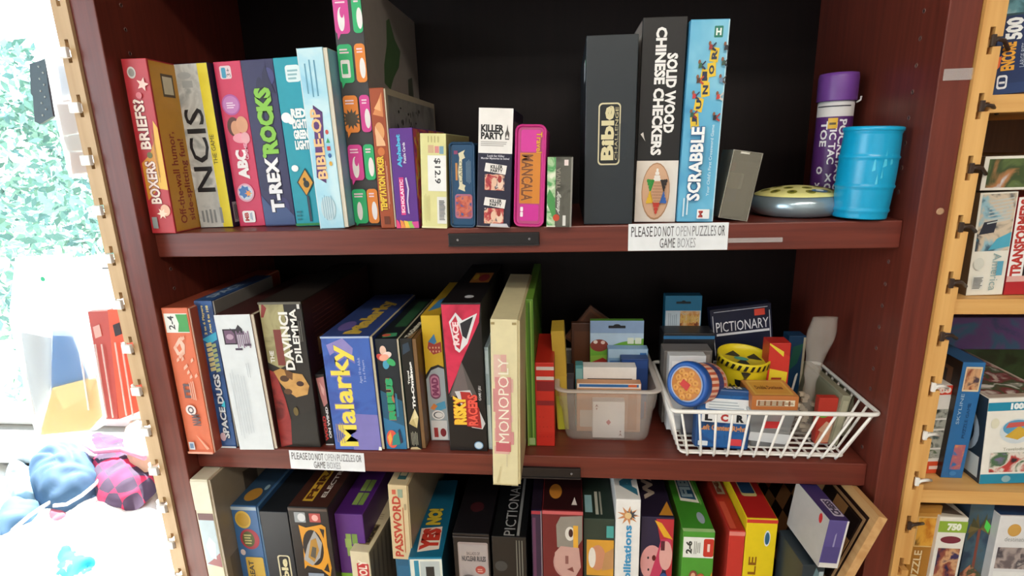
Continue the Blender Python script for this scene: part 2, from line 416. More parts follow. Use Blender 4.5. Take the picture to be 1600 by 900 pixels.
for z in RS:
    if not (.32 > z > -.36): continue
    c = '#e8e6e0' if z in RS[9:12] else '#3a2a22'
    m = MB(); m.tube([(1.046,-.006,z-.004),(1.050,-.006,z+.001),(1.060,-.002,z),(1.074,.010,z-.008)], .0022, c); m.box(1.0437,1.0485,-.008,-.0045,z-.006,z+.006,c,.0008)
    o = m.build('display_hook'); o['category'] = 'hook'
    if c == '#e8e6e0': HW += 1; o['group'] = 'white hooks in the right pine strip'; o['label'] = 'small white hook in the right pine strip, '+ORD[HW-1]+' white one from the top'
    else: o['group'] = 'dark hooks in the right pine strip'; HD += 1; o['label'] = 'small dark hook in the right pine strip, '+ORD[HD-1]+' dark one from the top'

# ------------------------------------------------------------------ pine shelving on the right
RX0, RX1 = 1.0575, 1.62
ps = empty('pine_shelving', (RX0,0,0), label='pine shelving unit with jigsaw puzzles at the right edge', category='shelving')
SB, SD, SF, SG = .241, .004, -.262, -.60
for z in (SB, SD, SF, SG, .55):
    m = MB(); m.box(.0,RX1-RX0,.0,.33,z-.0195,z, PINE['X'], .001); m.build('shelf', ps)
m = MB(); m.box(RX1-RX0+.0005,RX1-RX0+.02,0,.33,-1.3,.9, PINE['Z'], .001); m.build('side_panel', ps)
m = MB(); m.box(-.021,-.0005,.021,.33,-1.3,.9, PINE['Z'], .001); m.build('side_panel', ps)
m = MB(); m.box(-.0,RX1-RX0,.331,.345,-1.3,.9, wood('dark_plywood','#4b3323','#5b402c','Z',.6)); m.build('back_panel', ps)  # back of darker wood than the shelves

# ------------------------------------------------------------------ upper shelf, left to right
GU = 'game boxes standing on the upper shelf'
U = [quad(*a) for a in (
 ((233,365),(272,365),(183,92),(222,91),ZU),      # 0 boxers
 ((314,356),(366,356),(269.5,100),(322,97),ZU),   # 1 ncis (spine plus yellow)
 ((375.5,354),(414.6,353.4),(332,96.8),(375,94.5),ZU),
 ((415,354),(463.6,353.4),(375,94),(425,91),ZU),
 ((464,354),(501.5,353.7),(425.5,90),(466,88.3),ZU),
 ((501.5,357.5),(549,357.5),(462,75),(516,72.6),ZU),
 ((550.7,353),(594,353),(505,-36),(560,-38),ZU),
 ((596.3,356.7),(618.7,356.7),(576.5,138.5),(602,136),ZU),
 ((620.7,357.4),(655,357),(607,201),(644,199.4),ZU),
 ((661,357.4),(698,357),(655,208),(698,208),ZU),
 ((704.4,357),(743,355.8),(700,222.5),(742,221),ZU),
 ((745,355.8),(796.9,357.0),(747.8,167.7),(803,167.7),ZU),
 ((802,355.4),(850,355.4),(805.5,193.7),(854.6,195),ZU),
 ((853,355.4),(893.6,355.4),(856.5,244.2),(895,245.7),ZU),
 ((911,352),(989,350),(917.8,53.6),(997.0,54.4),ZU),
 ((991,347.8),(1055.6,347.8),(1005,25.6),(1076,26.4),ZU),
 ((1056.9,347.8),(1113.3,347.8),(1078.7,30),(1142,28.7),ZU))]
U[0]['R'] -= .002; U[6]['h'] = .322
settle(U)

b = mk(U[0],'board_game_box',.262,'#b8303a',side='#cf9434',label='red and gold game box about underwear humor, at the left end of the upper shelf',group=GU)
b.p('F',[(.1,.42),(.5,.47),(.95,.60),(1,.60),(1,.26),(.6,.27),(.1,.20)],'#d8952f'); b.p('F',[(.62,.27),(1,.26),(1,.62),(.85,.66)],'#e8b53c')
b.e('F',.34,.925,.17,.032,'#c9c2bd',part='round_badge'); b.e('F',.34,.925,.12,.022,'#8e8880',part='round_badge')
b.t('F','BRIEFS?',.18,.50,.62,.78,'#f2dfd4',rot=90,bold=.03,out='#7c1f2c',ow=.05,part='title_lettering')
b.t('F','BOXERS',.22,.18,.66,.43,'#f2dfd4',rot=90,bold=.03,out='#7c1f2c',ow=.05,part='title_lettering')
b.e('F',.5,.465,.11,.018,'#6a6a33'); b.lines('F',.72,.30,.80,.62,3,'#a96a24',vert=True)
b.e('F',.75,.14,.2,.035,'#e9b79a'); b.star('F',.6,.12,.008,6,'#f2d9c4'); b.r('F',.12,.03,.34,.10,'#8f9b9b'); b.star('F',.72,.86,.009,5,'#efc7bb'); b.e('F',.5,.80,.12,.018,'#d46d75')
b.p('R',[(.30,.99),(.48,.99),(.48,.70),(.34,.77)],'#a8282f'); b.p('R',[(.33,.76),(.48,.70),(.48,.62)],'#2b1a12')
b.r('R',.08,.80,.17,.93,'#5a4632',part='award_label'); b.r('R',.09,.815,.16,.915,'#d8cdb4',part='award_label')
b.t('R','Off-the-wall humor,',.055,.05,.115,.60,'#9a3a22',rot=90,bold=.015,part='slogan_lettering')
b.t('R','side-splitting fun!',.125,.06,.185,.56,'#9a3a22',rot=90,bold=.015,part='slogan_lettering')
b.lines('R',.20,.05,.24,.5,2,'#a96a24',vert=True); b.e('R',.40,.86,.04,.06,'#d8b1a0')
b.done()

b = mk(U[1],'board_game_box',.255,'#1f2340',side='#23263f',label='silver and yellow investigation game box beside the red and gold one',group=GU)
sv = pic(['#9aa0a2','#c9cdcc','#b4b8b8','#dfe2e0'],22)
b.r('F',.0,.004,.70,.996,sv); b.p('F',[(.70,.004),(.99,.004),(.99,.996),(.70,.996)],'#e8d722')
b.lines('F',.1,.03,.6,.12,4,'#8b9296',vert=True); b.r('F',.66,.03,.74,.13,'#8f979c'); b.r('F',.2,.86,.5,.9,'#a9afb2')
b.t('F','NCIS',.10,.23,.66,.74,'#22252b',rot=90,bold=.01,part='title_lettering')
b.t('F','THE GAME',.74,.40,.86,.58,'#4b4a2a',rot=90,part='title_lettering'); b.e('F',.3,.93,.2,.02,'#aeb4b8')
b.r('R',.02,.03,.12,.16,'#b9bcc0',part='barcode_label'); b.lines('R',.03,.04,.11,.15,9,'#25262b',vert=True,part='barcode_label')
b.done()

b = mk(U[2],'board_game_box',.255,'#d2365f',side='#b82c52',label='hot pink alphabet game box with a small picture of two children, beside the silver box',group=GU)
b.rr('F',.2,.90,.62,.975,.003,'#e7d2da',part='award_label'); b.rr('F',.26,.905,.42,.965,.002,'#3e9fc4',part='award_label'); b.t('F','3+',.44,.912,.58,.96,'#54545c',rot=90,part='award_label')
b.e('F',.42,.75,.34,.062,'#b45aa8'); b.e('F',.42,.75,.29,.052,'#c57fc0'); b.lines('F',.26,.73,.58,.77,3,'#efd9ee')
b.e('F',.40,.62,.24,.058,'#5a2a1c'); b.e('F',.46,.61,.17,.045,'#d69a74'); b.e('F',.72,.63,.22,.05,'#dca07c'); b.e('F',.6,.55,.3,.03,'#ef9fb0'); b.e('F',.78,.55,.16,.035,'#e9a9b4')
b.t('F','ABC',.30,.30,.72,.48,'#f6eff3',rot=90,bold=.06,part='title_lettering'); b.t('F','GAME',.66,.42,.80,.52,'#f3b4c8',rot=90,bold=.02,part='title_lettering')
b.e('F',.46,.215,.32,.058,'#e6a9c0'); b.e('F',.46,.215,.26,.046,'#c9dbe8'); b.star('F',.42,.22,.010,7,'#3f74b8',inner=.7); b.star('F',.56,.21,.006,6,'#f0a050')
b.rr('F',.2,.025,.68,.10,.003,'#f2eef0',part='maker_badge'); b.t('F','MB',.28,.035,.44,.09,'#b8362f',rot=90,bold=.05,part='maker_badge'); b.lines('F',.5,.04,.6,.09,2,'#4f7fae',vert=True,part='maker_badge')
b.done()

b = mk(U[3],'board_game_box',.255,'#2f2c57',side='#25234a',label='dark purple dinosaur rock band game box with green and white title',group=GU)
for k,(u,v,a,c) in enumerate(((.3,.06,.5,.05),(.7,.12,.4,.06),(.2,.3,.35,.08),(.8,.9,.4,.05),(.5,.80,.3,.10))): b.e('F',u,v,a*.45,c,('#3d4478','#38366a','#2a2850','#41407a','#262448')[k])
b.p('F',[(.01,.01),(.99,.01),(.99,.06),(.6,.16),(.3,.12),(.01,.2)],'#3f5484')
b.p('F',[(.55,.78),(.62,.92),(.75,.97),(.80,.90),(.95,.80),(.7,.82)],'#242147')
b.t('F','ROCKS',.28,.45,.80,.84,'#86c540',rot=90,bold=.06,out='#1c2c17',ow=.06,part='title_lettering')
b.t('F','T-REX',.30,.09,.72,.43,'#f3f2f5',rot=90,bold=.05,out='#1a1735',ow=.06,part='title_lettering')
b.e('F',.33,.44,.06,.014,'#86c540')
b.done()

b = mk(U[4],'board_game_box',.255,'#189aae',side='#13879a',label='teal traffic light guessing game box with a yellow duck crossing sign',group=GU)
b.rr('F',.42,.86,.98,.955,.004,'#dfeef0'); b.lines('F',.5,.875,.92,.94,3,'#8fb9c0')
for k,s in enumerate(('RED','LIGHT','GREEN','LIGHT')): b.t('F',s,.42,.655-.062*k,.99,.710-.062*k,'#eef5f5',bold=.06,out='#0f7f90',ow=.03,part='title_lettering')
b.e('F',.22,.66,.20,.03,'#f2f6f6'); b.e('F',.40,.64,.14,.02,'#f2f6f6'); b.e('F',.28,.36,.14,.02,'#f2f6f6')
b.p('F',[(.60,.185),(.98,.27),(.68,.36),(.28,.275)],'#1f3030',part='duck_sign'); b.p('F',[(.60,.195),(.92,.27),(.67,.348),(.34,.275)],'#d99a2c',part='duck_sign'); b.e('F',.66,.262,.12,.022,'#20221f',part='duck_sign'); b.e('F',.6,.29,.06,.012,'#20221f',part='duck_sign')
b.r('F',.60,.03,.70,.19,'#2a3b4a'); b.r('F',.0,.005,1,.02,'#2f8a4a'); b.lines('F',.1,.04,.3,.11,3,'#0f6f7e')
b.done()

b = mk(U[5],'board_game_box',.26,'#9fd0e6',side='#88bcd6',tray='#d9d4c2',trayw=.0055,label='pale blue bible trivia game box with a purple title band, sticking out of the row',group=GU)
sk = pic(['#8cc7e3','#a8d8ea','#c4e4ee','#97cfe6'],14)
b.r('F',.012,.004,.988,.996,sk); b.r('F',.0,.0,.03,1,'#d6e9ee')
b.lines('F',.22,.74,.78,.94,3,'#5f9dbb',vert=True,fill=.3)
b.p('F',[(.14,.30),(.50,.265),(.70,.66),(.36,.70)],'#4c2a66',part='title_band'); b.p('F',[(.165,.308),(.485,.278),(.67,.652),(.375,.685)],'#5b3378',part='title_band')
b.t('F','BIBLE-OP',.20,.29,.60,.68,'#ecc38a',rot=90,bold=.03,part='title_lettering')
for k,(v,c) in enumerate(((.55,'#c8544a'),(.505,'#2f9a6a'),(.46,'#c43a3a'),(.42,'#2e5fa0'),(.375,'#d8a83a'))):
    (b.p('F',[(.70,v-.014),(.86,v-.014),(.78,v+.014)],c) if k == 1 else b.r('F',.71,v-.012,.84,v+.012,c) if k == 2 else b.e('F',.78,v,.065,.013,c))
b.e('F',.45,.12,.30,.07,'#c2dbe4'); b.lines('F',.25,.05,.7,.2,5,'#7aa9bf',vert=True,fill=.25)
b.done()

b = mk(U[6],'board_game_box',.270,'#3c3c3f',side='#a29b92',label='tallest box on the upper shelf, dark grey with coloured speech bubbles on its spine',group=GU)
for i,(u,v,c) in enumerate(((.02,.79,'#d8449a'),(.66,.79,'#2fb774'),(.02,.60,'#2fb774'),(.62,.60,'#e88a34'),(.05,.40,'#e88a34'),(.64,.40,'#d8449a'),(.05,.20,'#d8449a'),(.62,.20,'#2fb774'),(.05,.012,'#2fb774'),(.6,.012,'#e88a34'),(.02,.975,'#e88a34'))):
    v1 = min(.998,v+.15); u1 = min(.995,u+.52)
    if u < .1: b.rr('F',u,v,u1,v1,.005,c); b.p('F',[(u+.06,v+.004),(u+.20,v+.004),(u+.07,max(.002,v-.022))],c)
    else: b.rr('F',u,v,u1,v1,.005,c)
    if v < .9:
        a = u+.24; q = v+.055
        if i in (0,6): b.e('F',a,q,.12,.045,'#f0eeee'); b.e('F',a+.04,q+.025,.07,.02,c)
        elif i in (2,): b.rr('F',a-.16,q-.035,a+.16,q+.035,.002,'#efefef'); b.rr('F',a-.12,q-.02,a+.08,q+.02,.001,c)
        elif i == 4: b.star('F',a,q,.014,13,'#50483c',inner=.6)
        else: b.e('F',min(.9,a),q,.10,.04,'#f0eeee')
        b.lines('F',u+.08,v1-.035,u1-.08,v1-.012,2,'#f2d6e4')
b.r('R',.0,.0,1,1,'#9c968e')
b.p('R',[(.28,.70),(.26,.62),(.36,.60),(.44,.66),(.56,.72),(.62,.80),(.52,.84),(.44,.92),(.38,.90),(.36,.80)],'#4d6b45')
b.p('R',[(.22,.36),(.60,.33),(.62,.43),(.50,.52),(.36,.55),(.28,.46),(.20,.46)],'#8a3f62')
b.p('R',[(.56,.60),(.76,.56),(.90,.42),(.98,.30),(.9,.33),(.70,.45),(.56,.50)],'#a57a4e'); b.p('R',[(.72,.50),(.86,.52),(.84,.70),(.74,.68)],'#4e5548')
b.e('R',.1,.33,.04,.03,'#2c2a28')
b.done()

b = mk(U[7],'board_game_box',.27,'#a24a26',tray='#cfc4ae',trayw=.002,label='narrow rust brown card game box with a grey side, before the tallest box',group=GU)
b.r('R',.0,.0,1,1,'#b8ab92'); b.r('R',.03,.03,.98,.955,pic(['#77746e','#8c8a84','#6a6762'],20))
b.p('F',[(.12,.82),(.85,.97),(.85,.80)],'#d98b56'); b.p('F',[(.25,.86),(.7,.93),(.7,.84)],'#f0b27c'); b.e('F',.5,.70,.34,.065,'#e0a068'); b.p('F',[(.2,.74),(.8,.63),(.85,.60),(.2,.60)],'#eab98c'); b.e('F',.5,.56,.25,.03,'#d1773e')
b.t('F','TEMPTATION POKER',.12,.13,.62,.53,'#ecc53c',rot=90,bold=.05,out='#5e2110',ow=.03,part='title_lettering')
b.lines('F',.72,.14,.86,.5,2,'#e6b993',vert=True,fill=.4); b.r('F',.3,.03,.7,.09,'#6b2f18')
for i in range(26): 
    R = random.Random(i*7+3); b.e('R',R.uniform(.12,.6),R.uniform(.64,.90),R.uniform(.004,.014),R.uniform(.006,.022),'#2c2b2a')
b.p('R',[(.10,.64),(.20,.64),(.15,.76)],'#1c1b1b'); b.p('R',[(.13,.66),(.17,.66),(.15,.71)],'#8c8a84')
b.done()

b = mk(U[8],'board_game_box',.19,'#5c2d8c',side=pic(['#5c2d8c','#c63c6e','#d9a83a','#7aa5c9'],45),label='purple alphabet puzzle cards box with blue lettering and striped base',group=GU)
b.t('F','Alphabet',.26,.62,.50,.94,'#58b7e4',rot=90,bold=.05,out='#2b2d80',ow=.04,part='title_lettering'); b.t('F','Puzzle Cards',.52,.66,.64,.86,'#e8e2f2',rot=90,bold=.02,part='title_lettering')
b.r('F',.26,.14,.46,.52,'#d63a8a',part='publisher_lettering'); b.t('F','SCHOLASTIC',.29,.16,.43,.50,'#f3e3ef',rot=90,bold=.03,part='publisher_lettering')
b.p('F',[(.56,.16),(.62,.15),(.60,.28),(.68,.40),(.60,.52),(.54,.51),(.61,.40),(.54,.28)],'#cfc7e4')
for k,c in enumerate(('#e0457e','#e8894a','#ecc24a','#8fc35a','#d04a96')): b.p('F',[(.0+.2*k,.005),(.2+.2*k,.005),(.12+.2*k if k<4 else .99,.075),(.0+.17*k,.10-.008*k)],c)
b.done()

b = mk(U[9],'board_game_box',.17,'#dfdc9e',side='#c9b878',label='cream yellow box with a large white price sticker and barcode',group=GU)
b.r('F',.30,.80,.52,.88,'#d3b38e'); b.r('F',.56,.80,.72,.87,'#d98f8f'); b.r('F',.74,.79,.9,.87,'#7fa6b8')
b.lines('F',.3,.905,.8,.975,4,'#b9b37a',vert=True,fill=.3); b.lines('F',.12,.05,.36,.38,5,'#b9b37a',vert=True,fill=.25)
b.r('F',.28,.40,.99,.775,'#eff1f0',part='price_sticker'); b.t('F','$12.9',.52,.48,.78,.745,'#2f3136',rot=-90,bold=.02,part='price_sticker')
b.r('F',.62,.05,.99,.34,'#e6e7e2',part='barcode_label'); b.lines('F',.70,.09,.95,.31,14,'#2d2f33',part='barcode_label')
b.r('F',.0,.0,1,.02,'#e9e6b5'); b.done()

# rounded tins
def tin(q, d, r, col, rim, label, group, name='game_tin', seam=None):
    w = ((q['R']-q['L'])+(q['TR']-q['TL']))/2; h = q['h']-.0004
    lean = atan2((q['TL']+q['TR']-q['L']-q['R'])/2, h)
    B = Box.__new__(Box); B.w, B.h, B.d = w, h, d
    B.root = empty(name, ((q['L']+q['R'])/2, q['Y'], q['z']+.0002+w/2*abs(sin(lean))*.6), (0,lean,0)); B.root['label'] = label; B.root['category'] = 'game tin'; B.root['group'] = group
    B.mb = MB(); B.parts = {}; B.kids = []
    def ring(y, ins): return [(x,y,z) for x,z in rrect(-w/2+ins,w/2-ins,ins,h-ins,max(.002,r-ins))]
    B.mb.rings([ring(d,.001),ring(.006,.0008),ring(.004,0),ring(.0008,0),ring(0,.0009),ring(.0003,.0022),ring(.0022,.0036)],[col,col,rim,rim,rim,rim],smooth=False)
    B.mb.poly(ring(.00215,.0036),col)
    B.S = {'F': Surf((-w/2,.0018,0),(w,0,0),(0,0,h),(0,-1,0)),'T': Surf((-w/2,0,h),(w,0,0),(0,d,0),(0,0,1)),'R': Surf((w/2,0,0),(0,d,0),(0,0,h),(1,0,0)),'L': Surf((-w/2,d,0),(0,-d,0),(0,0,h),(-1,0,0))}
    return B
GT = 'rounded tins on the upper shelf'
b = tin(U[10],.14,.006,'#1d4a6e','#1a4060','dark blue game tin with a cream ribbon and a small red picture',GT)
b.r('F',.055,.03,.095,.97,'#e6e9ea',part='lid_seam'); b.p('F',[(.30,.43),(.34,.46),(.60,.43),(.58,.47),(.62,.50),(.50,.52),(.50,.80),(.62,.82),(.56,.87),(.62,.91),(.36,.87),(.40,.82),(.34,.66),(.38,.50)],'#d8d3b4',part='ribbon')
b.t('F','CARD',.38,.54,.50,.78,'#6d7a6e',rot=90,part='ribbon'); b.r('F',.24,.56,.32,.76,'#c38a4e'); b.lines('F',.66,.52,.86,.80,4,'#8fa9bb',vert=True,fill=.25)
b.rr('F',.20,.11,.88,.40,.004,'#a66a86'); b.rr('F',.24,.13,.84,.38,.003,pic(['#2a5a96','#b2503f','#c8705a','#284a86'],90)); b.r('F',.2,.86,.34,.9,'#8a3f68'); b.done()

b = mk(U[11],'board_game_box',.15,'#1e1f38',side='#17182a',label='murder mystery party game box, white on top and dark navy below',group=GU)
b.r('F',.012,.63,.995,.998,'#edebe8'); b.t('F','KILLER',.08,.805,.74,.865,'#161616',bold=.05,part='title_lettering'); b.t('F','PARTY',.08,.745,.74,.803,'#161616',bold=.05,part='title_lettering')
b.p('F',[(.78,.745),(.90,.745),(.90,.80),(.865,.82),(.84,.87),(.815,.82),(.78,.80)],'#55524f'); b.p('F',[(.79,.755),(.89,.755),(.84,.79)],'#e6e4e0'); b.lines('F',.08,.69,.88,.735,3,'#b6b2ae')
b.t('F','Look for Killer',.28,.600,.78,.618,'#d8d8e2',bold=.02); b.t('F','Murder Mysteries to Solve!',.10,.575,.92,.597,'#d8d8e2',bold=.02)
for k,v in enumerate((.30,.01)):
    b.p('F',[(.20,v+.17+.01),(.82,v+.155),(.86,v+.23),(.24,v+.25)],'#ece9e6'); b.t('F','KILLER',.38,v+.203,.74,v+.233,'#1c1c1c',bold=.04); b.t('F','PARTY',.38,v+.172,.74,v+.200,'#1c1c1c',bold=.04)
    b.r('F',.22,v+.02,.80,v+.155,pic(['#6b2230','#b23a40','#e2b79c','#3a2a48','#d8d0cc'],70,seed=k+1)); b.e('F',.5,v+.09,.08,.04,'#e6bfa6'); b.e('F',.68,v+.08,.09,.05,'#e9ccb6'); b.e('F',.66,v+.115,.06,.03,'#a33a36')
b.p('F',[(.4,.006),(.96,.006),(.9,.035),(.42,.03)],'#c9c9d2'); b.r('F',.0,.0,1,.006,'#a59a94')
b.r('R',.05,.74,.5,.90,'#6b6462'); b.done()

b = tin(U[12],.17,.009,'#c9378c','#c22d80','magenta mancala tin with an orange title panel',GT)
b.rr('F',.16,.03,.84,.97,.004,'#b3487a'); b.rr('F',.19,.06,.81,.225,.003,'#cb2f96'); b.rr('F',.19,.74,.81,.95,.003,'#d43a9c')
b.r('F',.17,.235,.83,.73,'#cc7c2c'); b.r('F',.58,.235,.83,.73,'#d2842f')
b.t('F','MANCALA',.22,.26,.60,.715,'#7c4a2a',rot=-90,bold=.03,out='#e09a4a',ow=.03,part='title_lettering'); b.t('F','Travel',.68,.73,.86,.93,'#e0a23c',rot=-90,bold=.03,out='#8a3048',ow=.03,part='title_lettering')
b.rr('F',.21,.10,.30,.15,.001,'#f0e6ee'); b.rr('F',.21,.155,.30,.2,.001,'#f0e6ee'); b.done()

b = mk(U[13],'board_game_box',.12,'#3f3f38',side='#2c2b28',label='small green and black box at the right end of the left group',group=GU)
b.r('F',.0,.0,.33,.996,pic(['#dfe3cf','#a8c79a','#4e9a5a','#e8ead8'],60)); b.r('F',.33,.0,.93,.996,pic(['#44443c','#5a5950','#38372f'],30)); b.r('F',.93,.0,.995,.996,'#8e8c84'); b.p('F',[(.0,.45),(.10,.55),(.3,.42),(.36,.2),(.28,.1),(.05,.3)],'#4a9450')
b.t('F','TRIVIA',.36,.55,.52,.85,'#8a8476',rot=90,bold=.03); b.t('F','Amazing',.36,.2,.56,.5,'#e4e4dd',rot=90,bold=.01,shear=3,part='title_lettering'); b.e('F',.38,.135,.13,.05,'#c2492e')
b.r('F',.66,.88,.82,.96,'#e8d8d4'); b.r('F',.64,.02,.76,.17,'#d9d9d3'); b.r('F',.0,.0,.35,.02,'#dadccb'); b.done()

b = mk(U[14],'board_game_box',.265,'#222a30',label='plain dark charcoal bible challenge box with a small framed gold title',group=GU)
def framed(b, u0,v0,u1,v1):
    b.rr('F',u0,v0,u1,v1,.005,'#d6cda8',part='title_plate'); b.rr('F',u0+.025,v0+.008,u1-.025,v1-.008,.004,'#14181a',part='title_plate')
    w = u1-u0; h = v1-v0
    b.t('F','Bible',u0+w*.14,v0+h*.08,u0+w*.72,v0+h*.95,'#dcd2a6',rot=90,bold=.045,part='title_lettering'); b.t('F','CHALLENGE',u0+w*.76,v0+h*.08,u0+w*.90,v0+h*.93,'#c9bf95',rot=90,bold=.01,part='title_lettering')
framed(b,.26,.33,.70,.66)
b.S['L'].k = 0; b.r('L',.76,.79,.93,.90,'#c9d2da',part='white_sticker'); b.e('L',.975,.865,.02,.025,'#3db04a',part='green_sticker')
b.r('F',.62,.36,.85,.55,clear('gloss_tape','#38424a',.35,.1)); b.done()

b = mk(U[15],'board_game_box',.30,'#141314',label='tall black solid wood checkers box with a star board pictured at its foot',group=GU)
b.r('L',.02,.01,.99,.99,'#b5a9a0'); b.r('L',.9,.05,.985,.93,'#cfc9c6')
b.r('F',.0,.002,.99,.318,pic(['#cfc6bc','#ddd6cd','#c2b8ae'],12))
b.t('F','CHINESE CHECKERS',.31,.345,.56,.955,'#f2f1ef',rot=-90,bold=.045,part='title_lettering'); b.t('F','SOLID WOOD',.58,.455,.83,.835,'#f2f1ef',rot=-90,bold=.045,part='title_lettering')
b.e('F',.48,.16,.34,.148,'#a9805c'); b.e('F',.48,.162,.32,.14,'#d3a988')
st = [(.50,.16)]
for i in range(6):
    a = radians(90+60*i); c = ('#eeeae2','#2f8f3c','#e0b52c','#c23a2c','#2f62b0','#2a2422')[i]
    tip = (.50+.30*cos(a)*.95, .16+.125*sin(a)); l = radians(60+60*i); r = radians(120+60*i)
    P1 = (.50+.16*cos(l), .16+.068*sin(l)); P2 = (.50+.16*cos(r), .16+.068*sin(r))
    b.p('F',[tip,P1,P2],'#b98a66')
    for a_, n_ in ((.25,1),(.5,2),(.78,3),(1,4)):
        for j in range(n_):
            f_ = (j+.5)/n_; A = (tip[0]+(P1[0]-tip[0])*a_, tip[1]+(P1[1]-tip[1])*a_); Bp = (tip[0]+(P2[0]-tip[0])*a_, tip[1]+(P2[1]-tip[1])*a_)
            b.e('F',A[0]+(Bp[0]-A[0])*f_,A[1]+(Bp[1]-A[1])*f_+.002,.030,.0095,c,n=10)
b.p('F',[(.50+.15*cos(radians(60*i+0)),.16+.064*sin(radians(60*i+0))) for i in range(6)],'#c79a78')
for i in range(-3,4):
    for j in range(-3,4):
        if abs(i+j) <= 3: b.e('F',.50+i*.038+j*.019,.16+j*.0155,.010,.0035,'#8a6248',n=8)
b.p('F',[(.04,.45),(.16,.415),(.13,.43),(.1,.46)],'#c9c4be'); b.done()

b = mk(U[16],'board_game_box',.27,'#4c9dc6',side='#3f8fb8',label='light blue junior crossword game box with yellow letter tiles',group=GU)
grad = pic(['#4596c4','#63b2d6','#83c6e0','#4b9ccc'],6,seed=3)
b.r('F',.01,.004,.99,.996,grad); b.r('F',.965,.004,.995,.996,'#bfe0ec')
b.rr('F',.62,.915,.84,.968,.001,'#1f7a66',part='maker_badge'); b.t('F','H',.66,.925,.80,.958,'#e6f2ee',bold=.05,part='maker_badge')
for i,(ch,u,v,rt) in enumerate((('J',.28,.52,.2),('U',.36,.60,-.2),('N',.50,.67,.15),('I',.46,.735,-.2),('O',.62,.765,.1),('R',.66,.835,-.1))):
    R = .115; pts = []
    for k in range(4):
        a = pi/4+k*pi/2+rt; pts.append((u+R*1.35*cos(a), v+.038*1.25*sin(a)))
    b.p('F',pts,'#e9c637',part='letter_tiles'); b.t('F',ch,u-.07,v-.022,u+.07,v+.022,'#26354f',rot=90,bold=.05,part='letter_tiles')
for i,(u,v,sh,tr) in enumerate(((.20,.555,'#2f5f4a','#8a2f3a'),(.22,.645,'#c23a3a','#39415e'),(.30,.72,'#5a3a2a','#c24a3a'),(.32,.79,'#3a6a4a','#2a3450'),(.55,.875,'#9a3a34','#22344a'),(.80,.54,'#22242c','#b43a34'),(.84,.64,'#c2423a','#cfc9c4'),(.88,.72,'#6f8fae','#59504a'),(.90,.80,'#3f5a4e','#2a2c33'),(.93,.87,'#33383f','#1f2228'))):
    b.e('F',u-.03,v+.012,.035,.011,'#8c5a40',n=12); b.p('F',[(u-.05,v-.018),(u+.05,v-.014),(u+.035,v+.008),(u-.04,v+.006)],sh)
    b.p('F',[(u+.03,v-.016),(u+.13,v-.026),(u+.14,v-.018),(u+.05,v-.004)],tr); b.p('F',[(u+.03,v),(u+.12,v+.018),(u+.14,v+.012),(u+.05,v-.006)],tr)
b.t('F','SCRABBLE',.20,.115,.56,.49,'#f2f7f9',rot=90,bold=.035,out='#1f5f96',ow=.05,part='title_lettering')
b.t('F','Your Child\'s First Crossword Game',.72,.14,.80,.50,'#d2e9f1',rot=90,bold=.01); b.lines('F',.12,.03,.32,.13,2,'#cfe6ef',vert=True,fill=.4)
b.rr('F',.52,.02,.86,.07,.001,'#eef0f0',part='maker_badge'); b.t('F','M',.56,.027,.68,.062,'#b8362f',rot=90,bold=.05,part='maker_badge'); b.done()

# clear plastic case leaning beside the blue box
q = quad((1117.8,341),(1165.8,346.0),(1143,231),(1193,234),ZU,.040)
q['L'] += .004; q['TL'] += .004; q['R'] += .001; q['TR'] += .001
w = q['R']-q['L']; lean = atan2((q['TL']+q['TR']-q['L']-q['R'])/2,q['h'])
cs = empty('clear_card_case',((q['L']+q['R'])/2,q['Y'],ZU+w/2*sin(abs(lean))+.0004),(0,lean,0),label='smoky clear plastic card case leaning to the right of the light blue box',category='plastic case')
m = MB(); h = q['h']*.94; cl = clear('smoky_plastic','#7d7868',.62,.12)
for a in ((-w/2,w/2,0,.0015,0,h),(-w/2,w/2,.05,.0515,0,h),(-w/2,-w/2+.0015,.0015,.05,0,h),(w/2-.0015,w/2,.0015,.05,0,h),(-w/2+.0015,w/2-.0015,.0015,.05,0,.0015),(-w/2+.0015,w/2-.0015,.0015,.05,h-.0015,h)): m.box(*a,cl)
m.build('case',cs)
m = MB(); m.tube([(-w/2,0,0),(-w/2,0,h),(w/2,0,h),(w/2,0,0)],.0006,'#b9b4a6',6,True); m.box(-w/2+.009,-w/2+.02,-.0008,0,h-.0035,h-.001,'#cfcabd'); m.build('rim',cs)
cc = empty('card_deck',((q['L']+q['R'])/2,q['Y'],ZU+w/2*sin(abs(lean))+.0004),(0,lean,0),label='dark printed cards inside the smoky clear case',category='playing cards')
m = MB(); m.box(-w/2+.003,w/2-.003,.008,.045,.003,h*.86,'#3a3a3c',.001); m.build('cards',cc)
m = MB(); m.box(-w/2+.0035,-w/2+.0165,.004,.0078,h*.45,h*.68,'#b9a888'); m.box(-w/2+.0035,-w/2+.0165,.004,.0078,h*.25,h*.44,'#33557f'); m.box(-w/2+.0035,-w/2+.008,.004,.0078,h*.7,h*.82,'#a8332c'); m.box(-w/2+.017,-w/2+.0205,.004,.0078,h*.45,h*.68,'#e0ddd2'); m.build('printed_card',cc)

